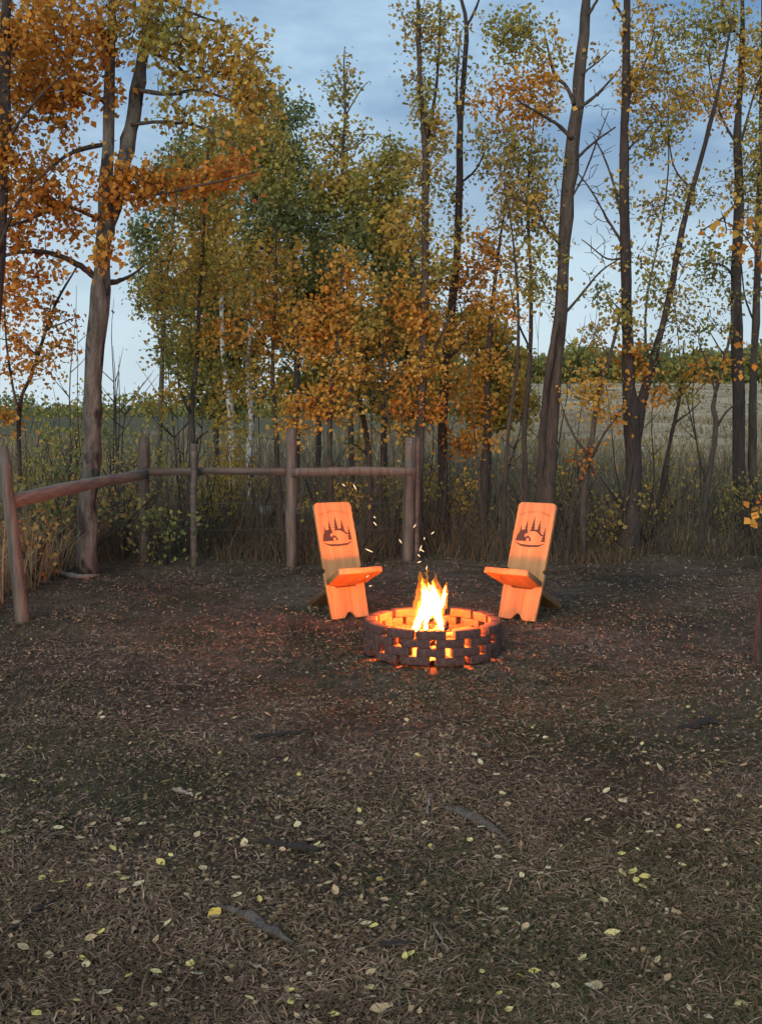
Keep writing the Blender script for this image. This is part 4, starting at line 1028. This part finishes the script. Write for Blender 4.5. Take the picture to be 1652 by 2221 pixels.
stick('thin dark stick lying in the dry grass before the fire ring', [(545, 1616), (600, 1610), (660, 1605)], [5, 7, 4], 'stick')
stick('exposed pale tree root curving out of the trampled earth', [(950, 1758), (1000, 1772), (1050, 1798), (1082, 1822), (1108, 1848)], [5, 12, 13, 18, 6, 2], 'root', 'tree_root', .9, None)
stick('broad grey weathered root breaking the ground next to the big yellow leaf', [(462, 1982), (530, 2005), (585, 2037), (636, 2064)], [5, 15, 22, 20, 5], 'root', 'tree_root', .85, None)
stick('thin crooked twig reaching toward the exposed pale root', [(925, 1775), (928, 1760), (934, 1735)], [3, 6, 3], 'stick_pale')
stick('slender straight pale stalk on the dark earth', [(940, 2030), (958, 2060), (972, 2085)], [3, 4, 2], 'stick_pale')
stick('fallen pale branch on the ground at the foot of the forked aspen', [(98, 1236), (140, 1252), (182, 1260), (215, 1255)], [7, 9, 8, 4], 'stick_pale')
stick('knobbly dark stick half buried in leaf litter', [(826, 2074), (860, 2070), (892, 2068)], [8, 12, 5], 'stick')
stick('long faint dark twig lying across the greener patch of ground', [(4, 2055), (70, 2010), (150, 1955)], [3, 5, 3], 'stick')
stick('dry tan curled stalk on the brown ground', [(375, 1729), (395, 1733), (420, 1742)], [5, 8, 4], 'stick_pale')
# dead branches leaning behind the fence and trees
for lb, a, b, w, Y0, Y1 in [('dark dead branch leaning behind the chair in front of the fence gap', (662, 1040), (698, 1150), 8, 11.6, 11.3),
                            ('pale dead branch leaning through the weeds at the fence corner', (275, 1130), (352, 1062), 5, 10.6, 10.9),
                            ('thick dark dead branch propped against the thick-footed dark tree', (1286, 1022), (1338, 1090), 11, 11.5, 11.7)]:
    p0, p1 = P(a[0], a[1], Y0), P(b[0], b[1], Y1)
    lo, hi = (p0, p1) if p0[2] < p1[2] else (p1, p0)
    d = (lo - hi) / np.linalg.norm(lo - hi)
    lo = lo + d * max(0, (lo[2] + .02) / max(-d[2], .2))
    c = np.array((lo[0], lo[1], 0))
    mb = MB(); mb.tube(smooth_path(np.array([lo, (lo + hi) / 2 + rng.normal(size=3) * .02, hi]), 8) - c, np.linspace(w, w * .6, 8) * Y0 / F / 2, 6, rough=.1)
    o = mb.build('dead_branch', M['stick']); o.location = c
    tag(o, lb, 'branch')
# pale log behind the fence
p0, p1 = P(560, 1100, 13.4), P(690, 1104, 13.6)
c = np.array((p0[0], p0[1], float(H(p0[0], p0[1]))))
mb = MB(); z_ = .30
q = smooth_path(np.array([(p0[0], p0[1], z_), ((p0 + p1) / 2)[:2].tolist() + [z_ + .02], (p1[0], p1[1], z_)]), 8)
mb.tube(q - c, np.linspace(.075, .06, 8), 9, rough=.08)
o = mb.build('fallen_log', M['birch'], smooth=True); o.location = c
tag(o, 'pale fallen log lying in the weeds behind the fence posts', 'log')

# fallen leaves, one by one where the photograph shows them
LEAFMAT = {k: plain_mat('fallen_leaf_' + k, c, .95, .25, 30) for k, c in {
    'cream': (.54, .44, .24), 'tan': (.40, .28, .15), 'yellow': (.56, .46, .13), 'gold': (.60, .40, .08), 'green': (.30, .33, .10), 'lemon': (.58, .49, .19)}.items()}
def leaf_shape(seed):
    r_ = random.Random(seed)
    n = 14; v = [(0, 0, .004)]
    curl = r_.uniform(.1, .5)
    for k in range(n):
        a_ = 2 * math.pi * k / n
        rr_ = .5 * (1 + .10 * math.cos(a_)) * (1 - .10 * abs(math.sin(2 * a_)) + r_.uniform(-.05, .05))
        x, y = rr_ * math.cos(a_), rr_ * .86 * math.sin(a_)
        if k == 0: x += .08
        v.append((x, y, curl * (y * y * .8 + x * x * .3) + r_.uniform(-.015, .015) + .006))
    f = [(0, 1 + k, 1 + (k + 1) % n) for k in range(n)]
    b0 = len(v)
    v += [(-.48, -.015, .02), (-.48, .015, .02), (-.95, .06, .03)]
    f.append((b0, b0 + 1, b0 + 2))
    return v, f
leafmes = {}
def fallen_leaf(px, py, size, kind, label, group):
    g = G(px, py)
    key = (kind, random.randrange(6))
    if key not in leafmes:
        v, f = leaf_shape(key[1] * 7 + 1)
        me = bpy.data.meshes.new('fallen_leaf'); me.from_pydata(v, [], f); me.update()
        me.materials.append(LEAFMAT[kind]); me.polygons.foreach_set('use_smooth', np.ones(len(f), bool))
        leafmes[key] = me
    o = link(bpy.data.objects.new('fallen_leaf', leafmes[key]))
    o.location = (g[0], g[1], float(H(g[0], g[1])) + .020)
    o.rotation_euler = (random.gauss(0, .28), random.gauss(0, .28), random.uniform(0, 6.28))
    o.scale = (size, size * random.uniform(.7, 1), size)
    tag(o, label, 'leaf', group)
Lz = [(435, 350), (510, 465), (765, 330), (1160, 360), (405, 822), (515, 828), (620, 828), (1180, 783), (820, 770), (490, 937), (695, 1005), (185, 1080), (265, 1100), (510, 1055), (540, 1085), (400, 997), (1030, 1165), (1135, 1150), (725, 1290), (390, 1358), (105, 1390), (215, 1430),
      (375, 1470), (870, 1425), (825, 1460), (850, 1500), (990, 1520), (460, 1585), (1290, 1585), (560, 1515), (1560, 825), (1290, 845), (1080, 825), (1025, 1088), (1425, 1120), (930, 980), (600, 1110), (225, 1145), (1375, 945), (1640, 1640), (1645, 1100), (550, 810), (70, 1285), (1115, 1465), (675, 1495), (10, 1520),
      (910, 525), (1125, 185), (1240, 555), (1060, 935), (880, 1040), (720, 660), (250, 840), (345, 885), (75, 1070), (1590, 1290), (1455, 1155)]
Rz = [(405, 510), (1140, 507), (1155, 560), (525, 683), (1390, 728), (1150, 775), (1290, 835), (1160, 860), (215, 935), (385, 905), (575, 938), (505, 940), (1040, 967), (690, 1052), (725, 1030), (1045, 1048), (1090, 1045), (1105, 1078), (1145, 1065), (1190, 1075), (1135, 1107), (1265, 1093), (895, 1220),
      (1315, 1300), (530, 1205), (615, 1505), (660, 1475), (935, 1525), (840, 1560), (430, 540), (895, 810), (965, 795), (500, 595), (750, 700), (1210, 580), (1570, 565), (1520, 485), (1480, 200), (1270, 292), (1165, 305), (110, 370), (655, 412), (1650, 770), (1340, 810), (1490, 1000), (1300, 1005), (1415, 855), (190, 825),
      (35, 812), (140, 700), (150, 668), (435, 848), (975, 670), (1045, 715), (1235, 1215), (1630, 1215), (970, 1160), (10, 1630)]
yellow_l = {(490, 937), (695, 1005), (1645, 1100), (560, 1515), (825, 1460), (540, 1085), (265, 1100), (185, 1080)}
yellow_r = {(1040, 967), (1090, 1045), (1105, 1078), (1145, 1065), (1190, 1075), (1135, 1107), (1290, 835), (660, 1475), (215, 935)}
LB = {'cream': 'small cream-coloured fallen leaf on the trampled ground', 'tan': 'small dry tan fallen leaf on the trampled ground', 'yellow': 'yellow fallen leaf on the trampled ground', 'lemon': 'pale yellow cupped fallen leaf on the trampled ground'}
for pts, ox, ye in ((Lz, 0, yellow_l), (Rz, 826, yellow_r)):
    for (zx, zy) in pts:
        kd = 'yellow' if (zx, zy) in ye else random.choice(['cream', 'cream', 'lemon', 'tan'])
        fallen_leaf(ox + zx / 2, 1382 + zy / 2, random.uniform(.025, .042), kd, LB[kd], kd + ' fallen leaves')
for k in range(150):
    py_ = 1500 + 720 * random.random() ** .8
    kd = random.choice(['cream', 'tan', 'lemon', 'yellow', 'tan'])
    fallen_leaf(random.uniform(5, 1647), py_, random.uniform(.018, .033), kd, LB[kd], kd + ' fallen leaves')
fallen_leaf(467, 2001, .052, 'gold', 'big golden yellow leaf lying at the end of the broad grey root', None)
fallen_leaf(1324, 2027, .046, 'lemon', 'big round pale lemon leaf lying flat, largest on the bare earth', None)
fallen_leaf(1531, 1690, .042, 'gold', 'golden curled leaf standing on edge, alone below the dark bent stick', None)
fallen_leaf(828, 1933, .040, 'yellow', 'clear yellow leaf lying midway between the two exposed roots', None)
fallen_leaf(15, 1812, .045, 'green', 'still greenish leaf lying in the grassy patch', None)

# litter, straw and short grass
def persp(n, y0=2.2, y1=11.6):
    u = rng.uniform(0, 1, n)
    y = 1 / (1 / y0 ** .6 + u * (1 / y1 ** .6 - 1 / y0 ** .6)) ** (1 / .6)
    return np.c_[y * rng.uniform(-.42, .42, n) + rng.uniform(-.3, .3, n), y]
def off_ring(xy): return xy[np.hypot(xy[:, 0] - FC[0], xy[:, 1] - FC[1]) > .47]
def clump(xy, s): return .5 + .25 * np.sin(xy[:, 0] * s + 1.3 * np.sin(xy[:, 1] * s * .7)) + .25 * np.sin(xy[:, 1] * s * 1.3 + 2 * np.sin(xy[:, 0] * s * .6))
def lying(mb, xy, L, w, zlift=.02):
    n = len(xy)
    p = np.c_[xy, H(xy[:, 0], xy[:, 1]) + rng.uniform(0.001, zlift, n)]
    a_ = rng.uniform(0, 2 * math.pi, n)
    d = np.c_[np.cos(a_), np.sin(a_), rng.normal(size=n) * .22]; s = np.c_[-np.sin(a_), np.cos(a_), rng.normal(size=n) * .3]
    L = L[:, None]; w = w[:, None]; k_ = rng.normal(size=(n, 1)) * .25
    m = p + d * L * .5 + s * L * k_ * .4 + np.array((0, 0, .004)); e_ = p + d * L + s * L * k_
    v = np.stack([p - s * w, p + s * w, m + s * w, m - s * w, e_ + s * w * .3, e_ - s * w * .3], 1)
    k = np.arange(n)[:, None] * 6
    mb.add(v.reshape(-1, 3), np.concatenate([k + [0, 1, 2, 3], k + [3, 2, 4, 5]]))
mb = MB()
xy = off_ring(persp(210000)); xy = xy[clump(xy, 2.3) > rng.uniform(-.25, .75, len(xy))]
lying(mb, xy, rng.uniform(.010, .055, len(xy)), rng.uniform(.0005, .0019, len(xy)) * (1 + xy[:, 1] * .09))
tag(mb.build('dead_grass', M['straw']), 'matted dead grass and straw covering the clearing', kind='stuff')
mb = MB()
xy = off_ring(persp(60000, 2.2, 9)); xy = xy[clump(xy, 1.6) > .55 + rng.normal(size=len(xy)) * .1]
blades(mb, xy, rng.uniform(.012, .045, len(xy)), rng.uniform(.001, .0022, len(xy)), .9)
tag(mb.build('short_grass', M['greenblade']), 'sparse short green grass in patches of the clearing', kind='stuff')
mb = MB()
xy = off_ring(persp(26000))
leaf_mesh(mb, np.c_[xy, H(xy[:, 0], xy[:, 1]) + rng.uniform(.004, .02, len(xy))], .017, 0, True)
tag(mb.build('leaf_litter', M['litter']), 'brown leaf litter strewn over the clearing', kind='stuff')
